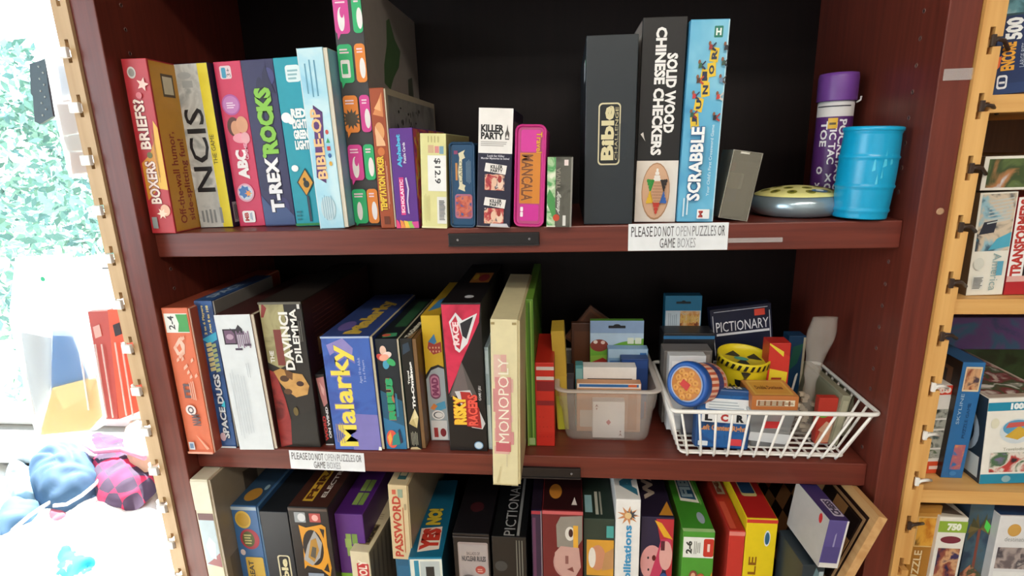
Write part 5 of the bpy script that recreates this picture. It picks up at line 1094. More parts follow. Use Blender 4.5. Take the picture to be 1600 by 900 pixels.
for j in range(3):
    t = radians(90+120*j); b.p('F',[(.38+.04*cos(t),.54+.012*sin(t)),(.38+.22*cos(t-.5),.54+.07*sin(t-.5)),(.38+.22*cos(t+.5),.54+.07*sin(t+.5))],'#2a282a')
b.r('F',.0,.965,1,.975,'#4a484a'); b.e('T',.5,.3,.2,.06,'#3a1418'); b.done()
b = mkl(8,'board_game_box',.26,'#101213',side='#0c0d0e',top='#0d0f10',label='black drawing game box with its title running back along the top')
b.t('T','PICTIONARY',.34,.01,.66,.62,'#9a9a98',rot=90,bold=.0,part='title_lettering'); b.r('T',.72,.01,.80,.62,'#8a8a88',part='underline')
for u in (.70,.78,.86): b.r('F',u,.3,u+.03,.97,'#6f7068')
b.e('F',.25,.72,.18,.05,'#3a3c3c'); b.e('F',.5,.5,.25,.06,'#2a2c2c'); b.done()
b = mkl(9,'board_game_box',.24,'#2c1a38',side='#1d1226',top='#1a1220',label='narrow glossy dark purple box left of the maroon question box'); b.r('F',.1,.3,.4,.95,'#5a2f52'); b.r('F',.0,.975,1,.998,'#9c2a3a'); b.r('F',.9,.0,1,1,'#8a7c84'); b.done()
b = mkl(10,'board_game_box',.24,'#6a1a1e',side='#501316',top='#280c0e',label='maroon question game box with cartoon heads and an orange and white title')
b.r('F',.0,.975,1,.998,'#c25a5c'); b.p('F',[(.34,.90),(.45,.96),(.98,.97),(.98,.80),(.8,.72),(.36,.74)],'#8c867c'); b.e('F',.68,.84,.12,.05,'#d8d4ca'); b.e('F',.70,.845,.055,.03,'#3a1a1a'); b.r('F',.76,.72,.88,.90,'#e0a83a'); b.e('F',.60,.63,.34,.115,'#b98a84'); b.p('F',[(.3,.60),(.3,.70),(.45,.75),(.9,.74),(.95,.60),(.8,.52),(.5,.52)],'#c49a90'); b.r('F',.56,.62,.64,.68,'#8c5a54'); b.p('F',[(.6,.58),(.78,.56),(.74,.60)],'#7a3f3a')
b.t('F','it?',.30,.26,.74,.50,'#eee9e2',rot=90,bold=.09,part='title_lettering'); b.t('F','e',.34,.12,.74,.24,'#e0a83a',rot=90,bold=.09,part='title_lettering'); b.lines('F',.8,.3,.88,.5,2,'#b98a70',vert=True,fill=.4)
b.e('T',.32,.20,.16,.08,'#b8762a'); b.e('T',.36,.45,.16,.05,'#8a6a24'); b.e('T',.50,.55,.14,.05,'#8a6a24'); b.p('T',[(.72,.06),(.80,.14),(.86,.06)],'#d9cfc8'); b.done()
b = mkl(11,'board_game_box',.24,'#2b3a30',side='#1e2a22',top='#26352c',label='dark green celebrity guessing box with two portrait cards on its end')
b.r('F',.10,.56,.98,.84,'#d39a34',part='portrait_card'); b.e('F',.46,.70,.26,.10,'#c98a68',part='portrait_card'); b.e('F',.28,.70,.12,.08,'#e4dcd0',part='portrait_card'); b.p('F',[(.6,.60),(.98,.62),(.98,.78),(.7,.74)],'#b98a5a',part='portrait_card'); b.r('F',.74,.86,.97,.95,'#4aa09a')
b.r('F',.10,.25,.98,.54,'#b8603c',part='portrait_card'); b.e('F',.5,.42,.26,.10,'#4a2c1e',part='portrait_card'); b.e('F',.56,.37,.2,.08,'#c08058',part='portrait_card')
b.e('T',.42,.58,.32,.10,'#8f938c'); b.e('T',.42,.60,.12,.04,'#26352c'); b.r('T',.06,.06,.3,.24,'#8fb8bc'); b.r('T',.4,.04,.5,.28,'#b8b8a8'); b.r('T',.56,.04,.62,.28,'#9a9a8c'); b.done()
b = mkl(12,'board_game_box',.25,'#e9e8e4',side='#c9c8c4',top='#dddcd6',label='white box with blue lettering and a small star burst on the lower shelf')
b.star('F',.50,.90,.017,9,'#c98a5a',inner=.4,part='star_burst'); b.star('F',.62,.905,.010,8,'#3a4450',inner=.4,part='star_burst'); b.e('F',.5,.90,.14,.02,'#e0c08a',part='star_burst'); b.t('F','Abilitations',.34,.42,.66,.84,'#3a94c4',rot=90,bold=.035,part='title_lettering'); b.t('T','ARE',.22,.04,.92,.58,'#2f6b80',rot=90,bold=.06,part='title_lettering'); b.done()
b = mkl(13,'board_game_box',.24,'#2a2440',side='#b8323a',top='#241c30',label='navy box with a pink cartoon face and yellow streaks on its end')
b.p('F',[(.45,.99),(.99,.99),(.99,.02),(.75,.02),(.9,.5)],'#b83038'); b.p('F',[(.40,.98),(.62,.96),(.98,.84),(.7,.86)],'#e0a82c'); b.p('F',[(.6,.0),(.72,.4),(.85,.5),(.8,.0)],'#e0a82c'); b.e('F',.36,.66,.36,.135,'#d99a98'); b.p('F',[(.3,.55),(.6,.55),(.95,.80),(.9,.85),(.62,.84),(.5,.72)],'#c23a5c'); b.e('F',.78,.72,.2,.11,'#e0a8a0'); b.e('F',.42,.70,.06,.022,'#5c1418'); b.e('F',.24,.70,.03,.010,'#3a2a30'); b.e('F',.26,.61,.03,.010,'#3a2a30'); b.e('F',.74,.55,.12,.04,'#2f4f8a'); b.r('F',.62,.76,.74,.83,'#5a2430')
b.t('F','GAME',.24,.05,.56,.44,'#e9e6ea',rot=90,bold=.07,part='title_lettering'); b.t('T','WALL',.22,.18,.58,.72,'#b9a898',rot=90,bold=.06,part='title_lettering'); b.p('T',[(.55,.02),(.98,.02),(.9,.16)],'#c9882c'); b.done()
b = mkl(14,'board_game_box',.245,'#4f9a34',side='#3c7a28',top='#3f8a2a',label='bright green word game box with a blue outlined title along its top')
b.r('F',.02,.80,.98,.96,'#e9ebe4'); b.rr('F',.66,.81,.98,.95,.003,'#c83a2c'); b.r('F',.78,.85,.86,.91,'#eecac0'); b.t('F','2-6',.1,.83,.3,.93,'#3a3d36',rot=90,bold=.05); b.lines('F',.36,.83,.58,.93,4,'#9a9c94',vert=True); b.p('F',[(.8,.0),(.98,.0),(.98,.7),(.85,.6)],'#d08a34')
for k,(u,v,c) in enumerate(((.38,.66,'#8c4a3a'),(.62,.64,'#b8603c'),(.40,.50,'#5a3a2c'),(.72,.50,'#3c4a2a'),(.22,.42,'#b8382c'),(.5,.36,'#d8a04a'))): b.e('F',u,v,.13,.04,c); b.e('F',u,v,.07,.022,'#d9a888')
b.r('T',.0,.0,1,.03,'#a8cf8a'); b.p('T',[(.22,.30),(.84,.28),(.70,.88),(.26,.90)],'#e8e8d8',part='title_lettering'); b.p('T',[(.27,.33),(.78,.31),(.65,.86),(.30,.87)],'#2c5a7c',part='title_lettering'); b.t('T','FIBBER',.32,.34,.70,.84,'#a9c4cf',rot=90,bold=.05,part='title_lettering'); b.e('T',.70,.13,.12,.055,'#9aa8b0'); b.p('T',[(.86,.25),(.92,.28),(.80,.9),(.76,.88)],'#6fae4c'); b.done()
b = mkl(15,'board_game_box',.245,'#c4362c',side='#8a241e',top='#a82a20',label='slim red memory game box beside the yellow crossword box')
b.r('F',.0,.965,1,.995,'#e0857a'); b.t('F','MEMORY',.25,.2,.75,.62,'#e08a3c',rot=90,bold=.06,out='#a8281c',ow=.04,part='title_lettering'); b.r('T',.25,.36,.80,.92,'#b8a894',part='title_lettering'); b.t('T','Memory',.3,.38,.75,.9,'#8a4a3c',rot=90,bold=.05,part='title_lettering'); b.r('T',.1,.02,.5,.28,'#c8503c'); b.done()
b = mkl(16,'board_game_box',.245,'#e3c81c',side='#b8241e',top='#a81f1c',label='yellow crossword game box with a red top, right of the slim red box')
b.e('F',.70,.87,.10,.055,'#d8dee2',part='maker_badge'); b.e('F',.70,.87,.075,.043,'#2f5f78',part='maker_badge'); b.t('F','SCRABBLE',.16,.12,.42,.74,'#8c5a14',rot=90,bold=.02,part='title_lettering'); b.p('F',[(.40,.34),(.62,.36),(.64,.58),(.46,.56)],'#a8782c',part='junior_emblem'); b.t('F','JR',.44,.37,.60,.55,'#3a2a10',rot=90,bold=.04,part='junior_emblem'); b.p('F',[(.4,.3),(.6,.28),(.55,.36)],'#8a3a1c')
b.rr('T',.22,.22,.74,.56,.004,'#c9b878',part='title_plate'); b.rr('T',.25,.25,.71,.53,.003,'#28486a',part='title_plate'); b.r('F',.0,.975,1,.998,'#c83a2c'); b.done()

# ------------------------------------------------------------------ folded checkered board, white and purple box, framed chessboard at the right

A = onY(1296,812,-.048); B2 = onY(1328,815,-.048); w_ = B2.x-A.x; zt_ = (A.z+B2.z)/2; hP = .072
Mx = Matrix.Translation(((A.x+B2.x)/2,-.048,zt_))@Matrix.Rotation(radians(5),4,'Z')@Matrix.Rotation(radians(6),4,'Y')
b = Box('board_game_box',w_*1.02,hP,.085,'#5a4f8c',M=Mx@Matrix.Translation((0,0,-hP)),label='worn purple and white box perched at a slant beside the framed board',group=GL)
b.r('F',.0,.0,1,.10,'#d9d6d0'); b.r('F',.90,.0,1,1,'#dcd9d4'); b.p('F',[(.45,.3),(.55,.3),(.52,.75),(.46,.7)],'#9a94bc'); b.r('F',.05,.12,.85,.45,'#514780'); b.r('L',.0,.0,1,1,'#b3b0ac'); b.e('L',.80,.86,.045,.10,'#cf2f34',part='red_sticker'); b.r('T',.0,.0,1,1,'#33285c')
b.rr('T',.42,.10,.95,.52,.002,'#b9b3c4',part='title_lettering'); b.t('T','CHESS',.48,.13,.9,.5,'#2c2444',rot=90,bold=.06,part='title_lettering'); b.done()
zs_ = (Mx@Vector((0,0,-hP))).z-.006
b = Box('clear_game_case',.030,zs_-ZL-.002,.07,'#2c363c',loc=((A.x+B2.x)/2-.018,-.036,ZL+.0006),yaw=radians(5),label='dark glossy case standing under the purple and white box',category='plastic case'); b.p('F',[(.1,.7),(.6,.98),(.9,.9),(.4,.5)],'#5f7a80'); b.r('F',.75,.3,.95,.95,'#a8b8bc'); b.done()

# framed wooden chessboard leaning against the right side, one corner out past the post
dr = ray(1376,804); P_ = Vector((CX,CY,CZ))+dr*((.984-CX)/dr.x); P_.z -= .003; ln = radians(20)
e1 = Vector((-.012,1,-.03)).normalized(); e2 = Vector((-sin(ln),0,-cos(ln))); nrm = e1.cross(e2).normalized(); e2 = nrm.cross(e1)
fb = empty('chess_board',label='wood framed chessboard leaning against the right side of the lower shelf',category='game board')
fb.matrix_world = Matrix(((e1.x,e2.x,nrm.x,P_.x),(e1.y,e2.y,nrm.y,P_.y),(e1.z,e2.z,nrm.z,P_.z),(0,0,0,1)))
S_ = .30; H_ = (P_.z-ZL)/cos(ln)-.012; t_ = .010; o_ = .012
fr = wood('light_frame_wood','#b98a56','#d0a672','X',.45,18)
for (a_,b_,c_,d_) in (((0,0),(S_,0),(S_-o_,o_),(o_,o_)),((S_,0),(S_,H_),(S_-o_,H_-o_),(S_-o_,o_)),((S_,H_),(0,H_),(o_,H_-o_),(S_-o_,H_-o_)),((0,H_),(0,0),(o_,o_),(o_,H_-o_))):
    mm = MB(); mm.prism([(x,y,-t_) for x,y in (a_,b_,c_,d_)],(0,0,t_+.0015),fr); mm.build('frame_rail',fb)
m = MB(); m.box(o_,S_-o_,o_,H_-o_,-.008,-.001,'#2a1811'); pnl = m.build('board_panel',fb)
for u_,v_,x_,y_ in ((o_+.007,o_+.007,S_-o_-.007,o_+.011),(o_+.007,H_-o_-.011,S_-o_-.007,H_-o_-.007),(o_+.007,o_+.011,o_+.011,H_-o_-.011),(S_-o_-.011,o_+.011,S_-o_-.007,H_-o_-.011)):
    m = MB(); m.box(u_,x_,v_,y_,-.001,-.0004,'#b08a62'); m.build('inlay_line',pnl)
m = MB(); u0 = o_+.014; sx_ = (S_-2*u0)/8; sy_ = (H_-2*u0)/8
for i in range(8):
    for j in range(8): m.box(u0+i*sx_,u0+(i+1)*sx_,u0+j*sy_,u0+(j+1)*sy_,-.001,-.0003,'#a87c4e' if (i+j)%2 else '#211713')
m.build('squares',pnl,kind='stuff')

# ------------------------------------------------------------------ puzzles in the pine shelving on the right
GP = 'jigsaw puzzle boxes in the pine shelving'
def pz(name, bl, br, tl, tr, z, Y, d, col, label, **k):
    q = quad(bl,br,tl,tr,z,Y); lo = RX0+.0015-min(q['L'],q['TL'])
    if lo > 0: q['L'] += lo; q['TL'] += lo
    b = mk(q,name,d,col,label=label,category='puzzle box',group=GP,**k); return b
PN = 'puzzle_box'
b = pz(PN,(1545,146),(1640,146),(1566,-30),(1660,-30),SB,.012,.25,'#22335c','navy, orange and magenta 500 piece puzzle box on the top pine shelf')
b.p('F',[(.0,.72),(1,.72),(1,1),(.0,1)],'#2f4a50'); b.r('F',.05,.74,.95,.985,pic(['#2c5058','#5a8a94','#9ab4b8','#3a5a44'],30)); b.p('F',[(.62,.0),(1,.0),(1,.71),(.80,.71)],'#c02c78'); b.p('F',[(.0,.0),(.62,.0),(.60,.1),(.05,.1)],'#2a3f6c')
b.t('F','ENCORE',.10,.22,.34,.48,'#e8a83a',rot=90,bold=.05,part='title_lettering'); b.t('F','500',.12,.50,.42,.70,'#eef0f0',rot=90,bold=.05,part='title_lettering'); b.rr('F',.06,.05,.24,.18,.003,'#e4e6ea'); b.rr('F',.09,.07,.21,.16,.002,'#22335c'); b.r('F',.10,.10,.2,.12,'#e4e6ea'); b.p('F',[(.0,.22),(.08,.26),(.10,.36),(.0,.34)],'#e0642c'); b.t('F','LARGE BITS',.42,.24,.50,.46,'#b9c4d4',rot=90,part='title_lettering'); b.done()
q = quad((1497,466.5),(1560,467),(1531,300),(1594,300),SD,.018)
b = pz(PN,(1508,467),(1565,467),(1533,300),(1592,300),SD,.016,.24,'#e3dfd2','cream puzzle box with a sailing deck picture and barcode, standing on the second pine shelf',top='#9a8a70',side='#cfc9ba')
b.r('L',.0,.0,1,1,'#7b6750'); b.r('L',.6,.1,.9,.8,'#5a4a3a'); b.r('F',.06,.44,.96,.985,pic(['#3f5f70','#8fb4c0','#c9b8a0','#34404c','#5aa0b4'],26)); b.p('F',[(.1,.6),(.5,.62),(.55,.74),(.2,.72)],'#2a2c38')
for k in range(7): b.p('F',[(.28,.70+.035*k),(.9,.74+.033*k),(.9,.75+.033*k),(.28,.712+.035*k)],'#bcc2be')
b.p('F',[(.4,.45),(.96,.48),(.96,.62),(.6,.56)],'#4fa4bc'); b.r('F',.10,.06,.40,.20,'#dcdcd4',part='barcode_label'); b.lines('F',.12,.07,.38,.19,9,'#3c3c3a',part='barcode_label'); b.t('F','America',.56,.05,.78,.42,'#8fa8a8',rot=-90,bold=.0,part='title_lettering'); b.r('F',.70,.2,.86,.34,'#5aa0b8'); b.e('F',.2,.32,.14,.06,'#d0d0c4'); b.done()
zt_ = onY(1565,300,.016).z
b = pz(PN,(1566,467),(1645,467),(1594,306),(1673,306),SD,.018,.24,'#b0242c','white and red robot puzzle box at the right edge of the second pine shelf')
b.r('F',.0,.20,.30,1,'#ecebe8'); b.r('F',.0,.14,1,.2,'#d9a8a0'); b.t('F','TRANSFORMERS',.04,.20,.26,.98,'#b8342c',rot=90,bold=.05,part='title_lettering'); b.r('F',.3,.2,.34,1,'#1c1618'); b.done()
Lx = onY(1536,270,.012).x
b = Box(PN,.12,onY(1570,243,.012).z-zt_-.003,.22,'#e6e2d6',loc=(Lx+.06,.012,zt_+.0025),label='cream puzzle box with a landscape picture lying across the standing ones',category='puzzle box',group=GP,top='#4a3a2c')
b.r('F',.04,.08,.99,.92,pic(['#8fa8b8','#5a6a3c','#3a4a2a','#a8744a','#c9cdd0'],26,seed=4)); b.r('L',.0,.0,1,1,'#6b5a48'); b.e('F',.42,.55,.10,.25,'#3f4f2a'); b.done()

zt1 = onY(1540,520,.02).z
# third pine shelf
b = pz(PN,(1438,754),(1476,754),(1458,602),(1488,602),SF,.040,.20,'#e6e2dc','narrow white puzzle box with orange red ends beside the pine strip on the third shelf')
b.r('F',.0,.0,1,.14,'#d8502c'); b.r('F',.0,.90,1,1,'#d8402c'); b.t('F','500',.1,.915,.9,.985,'#f0e0d8',bold=.08,part='title_lettering'); b.r('F',.05,.16,.95,.88,'#e3e3df')
for k,(v,c) in enumerate(((.18,'#3f5a34'),(.30,'#6a6f68'),(.40,'#4a5a5c'),(.52,'#2f3a34'),(.64,'#8a8f5a'))): b.r('F',.12,v,.9,v+.10,pic([c,'#a8aca4','#26302a'],80,seed=k)); 
b.r('F',.2,.05,.7,.09,'#e8cfc4'); b.done()
b = pz(PN,(1466,764),(1500,765),(1506,566),(1541,567),SF,.030,.25,'#2c6ba4','blue puzzle box with a small square picture atop its spine, on the third shelf',top='#2a5a88')
b.rr('F',.16,.76,.90,.965,.001,'#d8c8a8',part='picture_label'); b.r('F',.22,.775,.84,.95,pic(['#8a4a34','#c99a70','#4a3a44'],60),part='picture_label'); b.p('F',[(.30,.08),(.80,.08),(.85,.30),(.35,.30)],pic(['#2c6ba4','#a8606a','#c98a5a'],70)); b.t('F','SKYLINE',.18,.48,.32,.74,'#a9c4d8',rot=90,part='title_lettering'); b.t('F','PUZZLE GAME',.56,.36,.70,.66,'#1b3f66',rot=90,part='title_lettering'); b.e('F',.5,.045,.16,.02,'#3f80b8')
b.r('L',.0,.0,1,1,'#241a18'); b.r('L',.58,.10,.94,.92,'#6a4c38'); b.r('L',.62,.13,.90,.89,'#2c201c'); b.e('L',.8,.8,.06,.05,'#b8863c'); b.done()
b = pz(PN,(1525,777),(1625,779),(1546,619),(1650,622),SF,.018,.23,'#e9e6dc','large white and teal 1000 piece puzzle box at the right of the third shelf',top='#b8a898')
b.r('F',.0,.0,1,.115,'#1d87a6'); b.r('F',.0,.86,1,.955,'#1d87a6'); b.t('F','1000',.34,.87,.60,.945,'#eef4f4',bold=.07,part='title_lettering'); b.e('F',.48,.62,.26,.145,'#cfd8dc'); b.e('F',.48,.66,.22,.09,'#5a9cc0'); b.p('F',[(.30,.56),(.50,.52),(.70,.60),(.5,.68)],'#d0a83c'); b.p('F',[(.30,.66),(.66,.68),(.7,.73),(.34,.72)],'#c85a54'); b.t('F','Travelodious',.30,.395,.70,.43,'#a8a898',part='title_lettering'); b.r('F',.12,.14,1,.375,pic(['#3a2c30','#b8403c','#d8d0c4','#4a6a48','#7a6a90'],42)); b.e('F',.40,.058,.07,.04,'#8ab0b8'); b.e('F',.13,.72,.06,.06,'#dcd8c0')
b.r('T',.06,.05,.94,.7,pic(['#c9c0b4','#7a3a3a','#4a5a3c','#e0dcd4'],40)); b.r('L',.0,.0,1,1,'#23303c'); b.e('L',.8,.55,.16,.3,'#a9b8c4'); b.e('L',.8,.55,.12,.24,'#23303c'); b.p('L',[(.2,.05),(.98,.05),(.98,.3),(.2,.25)],'#c9cdc8'); b.done()
xb = onY(1500,540,.14).x
b = Box(PN,.40,.052,.12,'#4f3d72',loc=(1.30,.16,zt1-.075),label='wide purple and blue puzzle box lying on top of the others under the second shelf',category='puzzle box',group=GP)
b.r('F',.005,.03,.995,.97,pic(['#3a4a78','#6a4a8a','#3c6a90','#7a4f90'],16)); b.done()
b = Box(PN,.30,zt1-.075-SF-.001,.05,'#23402c',loc=(1.345,.262,SF+.0003),label='dark green puzzle box standing at the back of the third pine shelf',category='puzzle box',group=GP); b.r('F',.03,.03,.97,.97,pic(['#1c3826','#2f5636','#243c2a'],18)); b.done()

# fourth pine shelf
b = pz(PN,(1412,905),(1452,905),(1432,790),(1474,790),SG,.026,.24,'#a8742c','gold brown puzzle box with a small painting on its spine, on the bottom pine shelf',top='#6a4620')
_h = b.h
b.r('F',.02,1-.105/_h*.62,.98,1-.012/_h,'#b9863c'); b.r('F',.14,1-.068/_h,.88,1-.018/_h,'#d8b478',part='picture_label'); b.r('F',.18,1-.066/_h,.84,1-.020/_h,pic(['#b8701c','#d8a03c','#3a2c1c'],30),part='picture_label'); b.t('F','FUN PUZZLE',.22,1-.175/_h,.52,1-.074/_h,'#e0cba0',rot=90,bold=.02,part='title_lettering'); b.done()
b = pz(PN,(1450,905),(1496,905),(1472,810),(1515,808),SG,.020,.24,'#e4e1d6','cream 750 piece puzzle box with a green number band',top='#c9c4b4')
_h = b.h; b.r('F',.0,1-.024/_h,1,1-.006/_h,'#8fae3c'); b.t('F','750',.3,1-.021/_h,.8,1-.009/_h,'#e9eedc',bold=.07,part='title_lettering'); b.e('F',.5,1-.036/_h,.36,.006/_h,'#7a2f3c'); b.r('F',.12,1-.14/_h,.90,1-.050/_h,pic(['#2a2444','#8a4a3c','#c99a70','#3a3058'],40)); b.p('T',[(.1,.04),(.9,.0+.02),(.4,.3)],'#5c4f44'); b.done()
b = pz(PN,(1501,905),(1538,905),(1519,782),(1555,782),SG,.032,.2,'#2f3f50','puzzle box with a palm tree painting and a green sticker on the bottom pine shelf')
_h = b.h; b.r('F',.0,.0,1,.998,pic(['#26364c','#3f5866','#4a4f44'],20)); b.r('F',.48,1-.13/_h,.60,1-.045/_h,'#7a4438')
for k in range(9):
    t = radians(200-28*k if k < 8 else 90); b.p('F',[(.54,1-.045/_h),(.54+.42*cos(t),1-.045/_h+.024*sin(t)/_h+.004/_h),(.54+.50*cos(t),1-.045/_h+.026*sin(t)/_h-.012/_h)],('#5c5434','#6f6238','#4a4a30')[k%3])
b.p('F',[(.0,.0),(1,.0),(1,1-.125/_h),(.4,1-.105/_h),(.0,1-.12/_h)],pic(['#5c3a34','#b87a5c','#3f4a34','#8a4a3c'],46)); b.p('F',[(.74,1-.030/_h),(.98,1-.040/_h),(.9,1-.052/_h),(.7,1-.042/_h)],'#4fc84a',part='green_sticker'); b.done()
b = pz(PN,(1545,905),(1640,905),(1564,806),(1660,809),SG,.020,.24,'#dfdedd','white puzzle box with a coast picture and a dark blue lid at the bottom right',top='#1f3f66')
_h = b.h; b.e('F',.27,1-.022/_h,.11,.010/_h,'#d0a050'); b.t('F','destinations',.14,1-.040/_h,.60,1-.033/_h,'#9a9c98',part='title_lettering'); b.r('F',.06,1-.085/_h,1,1-.050/_h,pic(['#6a5f60','#a89a94','#4c464c','#c4bcb4'],40)); b.r('F',.06,1-.15/_h,.58,1-.09/_h,'#e9e9e6'); b.lines('F',.1,1-.12/_h,.4,1-.1/_h,3,'#b9b8b4'); b.r('F',.66,1-.15/_h,1,1-.09/_h,'#9a5a44'); b.p('T',[(.1,.1),(.4,.3),(.9,.2),(.9,.9),(.1,.9)],'#2c5c8c'); b.r('L',.0,.0,1,1,'#c9c8c6'); b.done()

# ------------------------------------------------------------------ by the window on the left
# packages hanging from the hooks
GH = 'packages hanging from the left strip'
def hang(name, pts, Y, d, m_, label, cat):
    """a flat packet hanging in a vertical plane, outline read at depth Y"""
    P = [onY(x,y,Y) for x,y in pts]; cx_ = sum(p.x for p in P)/len(P); zt = max(p.z for p in P)
    r = empty(name,(cx_,Y,zt),label=label,category=cat,group=GH)
    m = MB(); m.prism([(p.x-cx_,0,p.z-zt) for p in P][::-1],(0,d,0),m_); return r, m, (cx_,Y,zt)
film = thin('hanging_film','#e8eef2',.6,.5)
r, m, o = hang('hanging_packet',[(70,90),(124,82),(140,155),(148,272),(108,276),(86,180)],.030,.004,film,'clear hanging packet with brown card inside, in front of the trees','hanging packet'); m.build('film_bag',r)
for (pts,c) in (([(82,155),(124,155),(131,205),(94,212)],'#c2a59a'),([(94,214),(131,207),(137,235),(101,236)],'#b8a79a'),([(104,238),(138,237),(143,270),(108,272)],'#b07a5a'),([(84,95),(110,92),(118,145),(92,150)],'#b8c4da')):
    m = MB(); m.prism([(p.x-o[0],.0045,p.z-o[2]) for p in (onY(x,y,.030) for x,y in pts)],(0,.0015,0),c); m.build('card_insert',r)
r, m, o = hang('hanging_comb_pack',[(46,100),(70,92),(76,140),(83,182),(62,194),(54,190),(51,150),(48,146)],.045,.005,'#2f4450','dark slate card pack with pale dots hanging beside the trees','hanging packet'); m.build('backing_card',r)
m = MB()
for k in range(9):
    p = onY(60+1.6*(k//2)+7*(k%2),104+9.5*k,.0445); m.lathe([(.0016,0),(.0006,.001)],'#a8b8bc',8,Matrix.Translation((p.x-o[0],-.0004,p.z-o[2]))@Matrix.Rotation(pi/2,4,'X'))
m.build('printed_dots',r)
# red-orange packs
for k,(pts,c,lab,Y) in enumerate((([(137,487),(172,486),(178,560),(184,655),(166,655),(150,560)],'#b8504a','dull red hanging packet left of the orange one','.050'),([(168,484),(200,482),(214,560),(226,640),(186,655),(176,560)],'#e0583c','bright orange red hanging packet next to the left pine strip','.030'))):
    Y = float(Y); r, m, o = hang('hanging_packet',pts,Y,.010,c,lab,'hanging packet'); m.build('card_backing',r)
    m = MB(); a = onY(pts[0][0]+10,500,Y); cx_ = o[0]
    q_ = [onY(x,y,Y-.0012) for x,y in ((pts[0][0]+8,pts[0][1]+24),(pts[0][0]+18,pts[0][1]+20),(pts[0][0]+22,pts[0][1]+38),(pts[0][0]+12,pts[0][1]+42))]
    m.prism([(p.x-o[0],-.0012,p.z-o[2]) for p in q_],(0,.001,0),'#2a2028' if k else '#d8a8a0'); m.build('hanging_slot',r)
    for s_ in (0,1):
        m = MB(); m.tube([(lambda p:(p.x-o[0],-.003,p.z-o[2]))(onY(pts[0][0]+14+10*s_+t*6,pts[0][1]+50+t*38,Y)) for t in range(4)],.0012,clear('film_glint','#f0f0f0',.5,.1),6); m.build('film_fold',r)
# white header cards
for k,(pts,Y,lab) in enumerate((([(24,402),(112,397),(114,412),(118,420),(160,470),(160,488),(104,492),(60,470),(20,440)],.105,'large white header card of the biggest hanging bag'),([(113,403),(165,396),(178,420),(205,462),(204,480),(135,488),(122,440)],.07,'small white header card beside the left pine strip'))):
    r, m, o = hang('white_header_card',pts,Y,.0015,thin('header_paper','#f6f7f7',.6),lab,'header card'); m.build('card',r)
    m = MB(); p = onY(67,436,Y) if k == 0 else onY(166,419,Y)
    if k == 0: m.lathe([(.0042,0),(.003,.0006)],'#2fb98a',14,Matrix.Translation((p.x-o[0],-.0004,p.z-o[2]))@Matrix.Rotation(pi/2,4,'X')); m.build('green_dot_sticker',r)
    else: m.box(p.x-o[0]-.006,p.x-o[0]+.008,-.0012,-.0002,p.z-o[2]-.0012,p.z-o[2]+.0012,'#5a646a'); m.build('hanging_slot',r)
# the large clear bag with an envelope and blue folder
out = [(20,440),(60,468),(104,492),(118,500),(130,560),(158,600),(170,640),(150,672),(58,690),(45,640),(28,560),(14,500)]
r, m, o = hang('large_clear_bag',out,.100,.030,thin('bag_film','#e2e9ee',.6,.36),'large clear plastic bag hanging with a blue folder and yellow envelope inside','hanging bag'); m.build('film_bag',r)
for nm,pts,c,dy in (('blue_folder',[(82,515),(112,516),(140,590),(120,600),(80,612)],'#1d74b8',.006),('grey_sheet',[(30,500),(80,510),(80,600),(66,650),(52,655)],'#a9b0b4',.012),('yellow_envelope',[(82,606),(150,588),(160,650),(140,672),(62,680)],'#dcb85a',.003),('envelope_flap',[(82,606),(150,588),(140,618),(100,640)],'#e6cc7c',.0015)):
    m = MB(); m.prism([(p.x-o[0],dy,p.z-o[2]) for p in (onY(x,y,.100+dy) for x,y in pts)],(0,.0012,0),c); m.build(nm,r)
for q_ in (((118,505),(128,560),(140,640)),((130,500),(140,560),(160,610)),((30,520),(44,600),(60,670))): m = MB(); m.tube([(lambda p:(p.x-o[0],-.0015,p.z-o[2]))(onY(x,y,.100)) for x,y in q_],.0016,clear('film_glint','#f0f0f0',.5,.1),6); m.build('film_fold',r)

# table under the window with a heap of clothes
TZ = -.62
tb = empty('display_table',(-.62,.08,FLOOR),label='white topped display table under the clothes beside the bookcase',category='table')
m = MB(); m.box(-.62,.57,-.46,.33,TZ-FLOOR-.03,TZ-FLOOR,mat('#e8e6e0',.5),.003); m.build('tabletop',tb)
for sx in (-.58,.53):
    for sy in (-.42,.29): m = MB(); m.box(sx-.02,sx+.02,sy-.02,sy+.02,0,TZ-FLOOR-.031,'#b9b7b2',.002); m.build('leg',tb)
# window sill and trim
m = MB(); m.box(WX0-.02,WX1+.02,WALLY-.10,WALLY+.035,WZ0-.03,WZ0-.001,'#e4e6e6',.003); struct('trim_1',m)

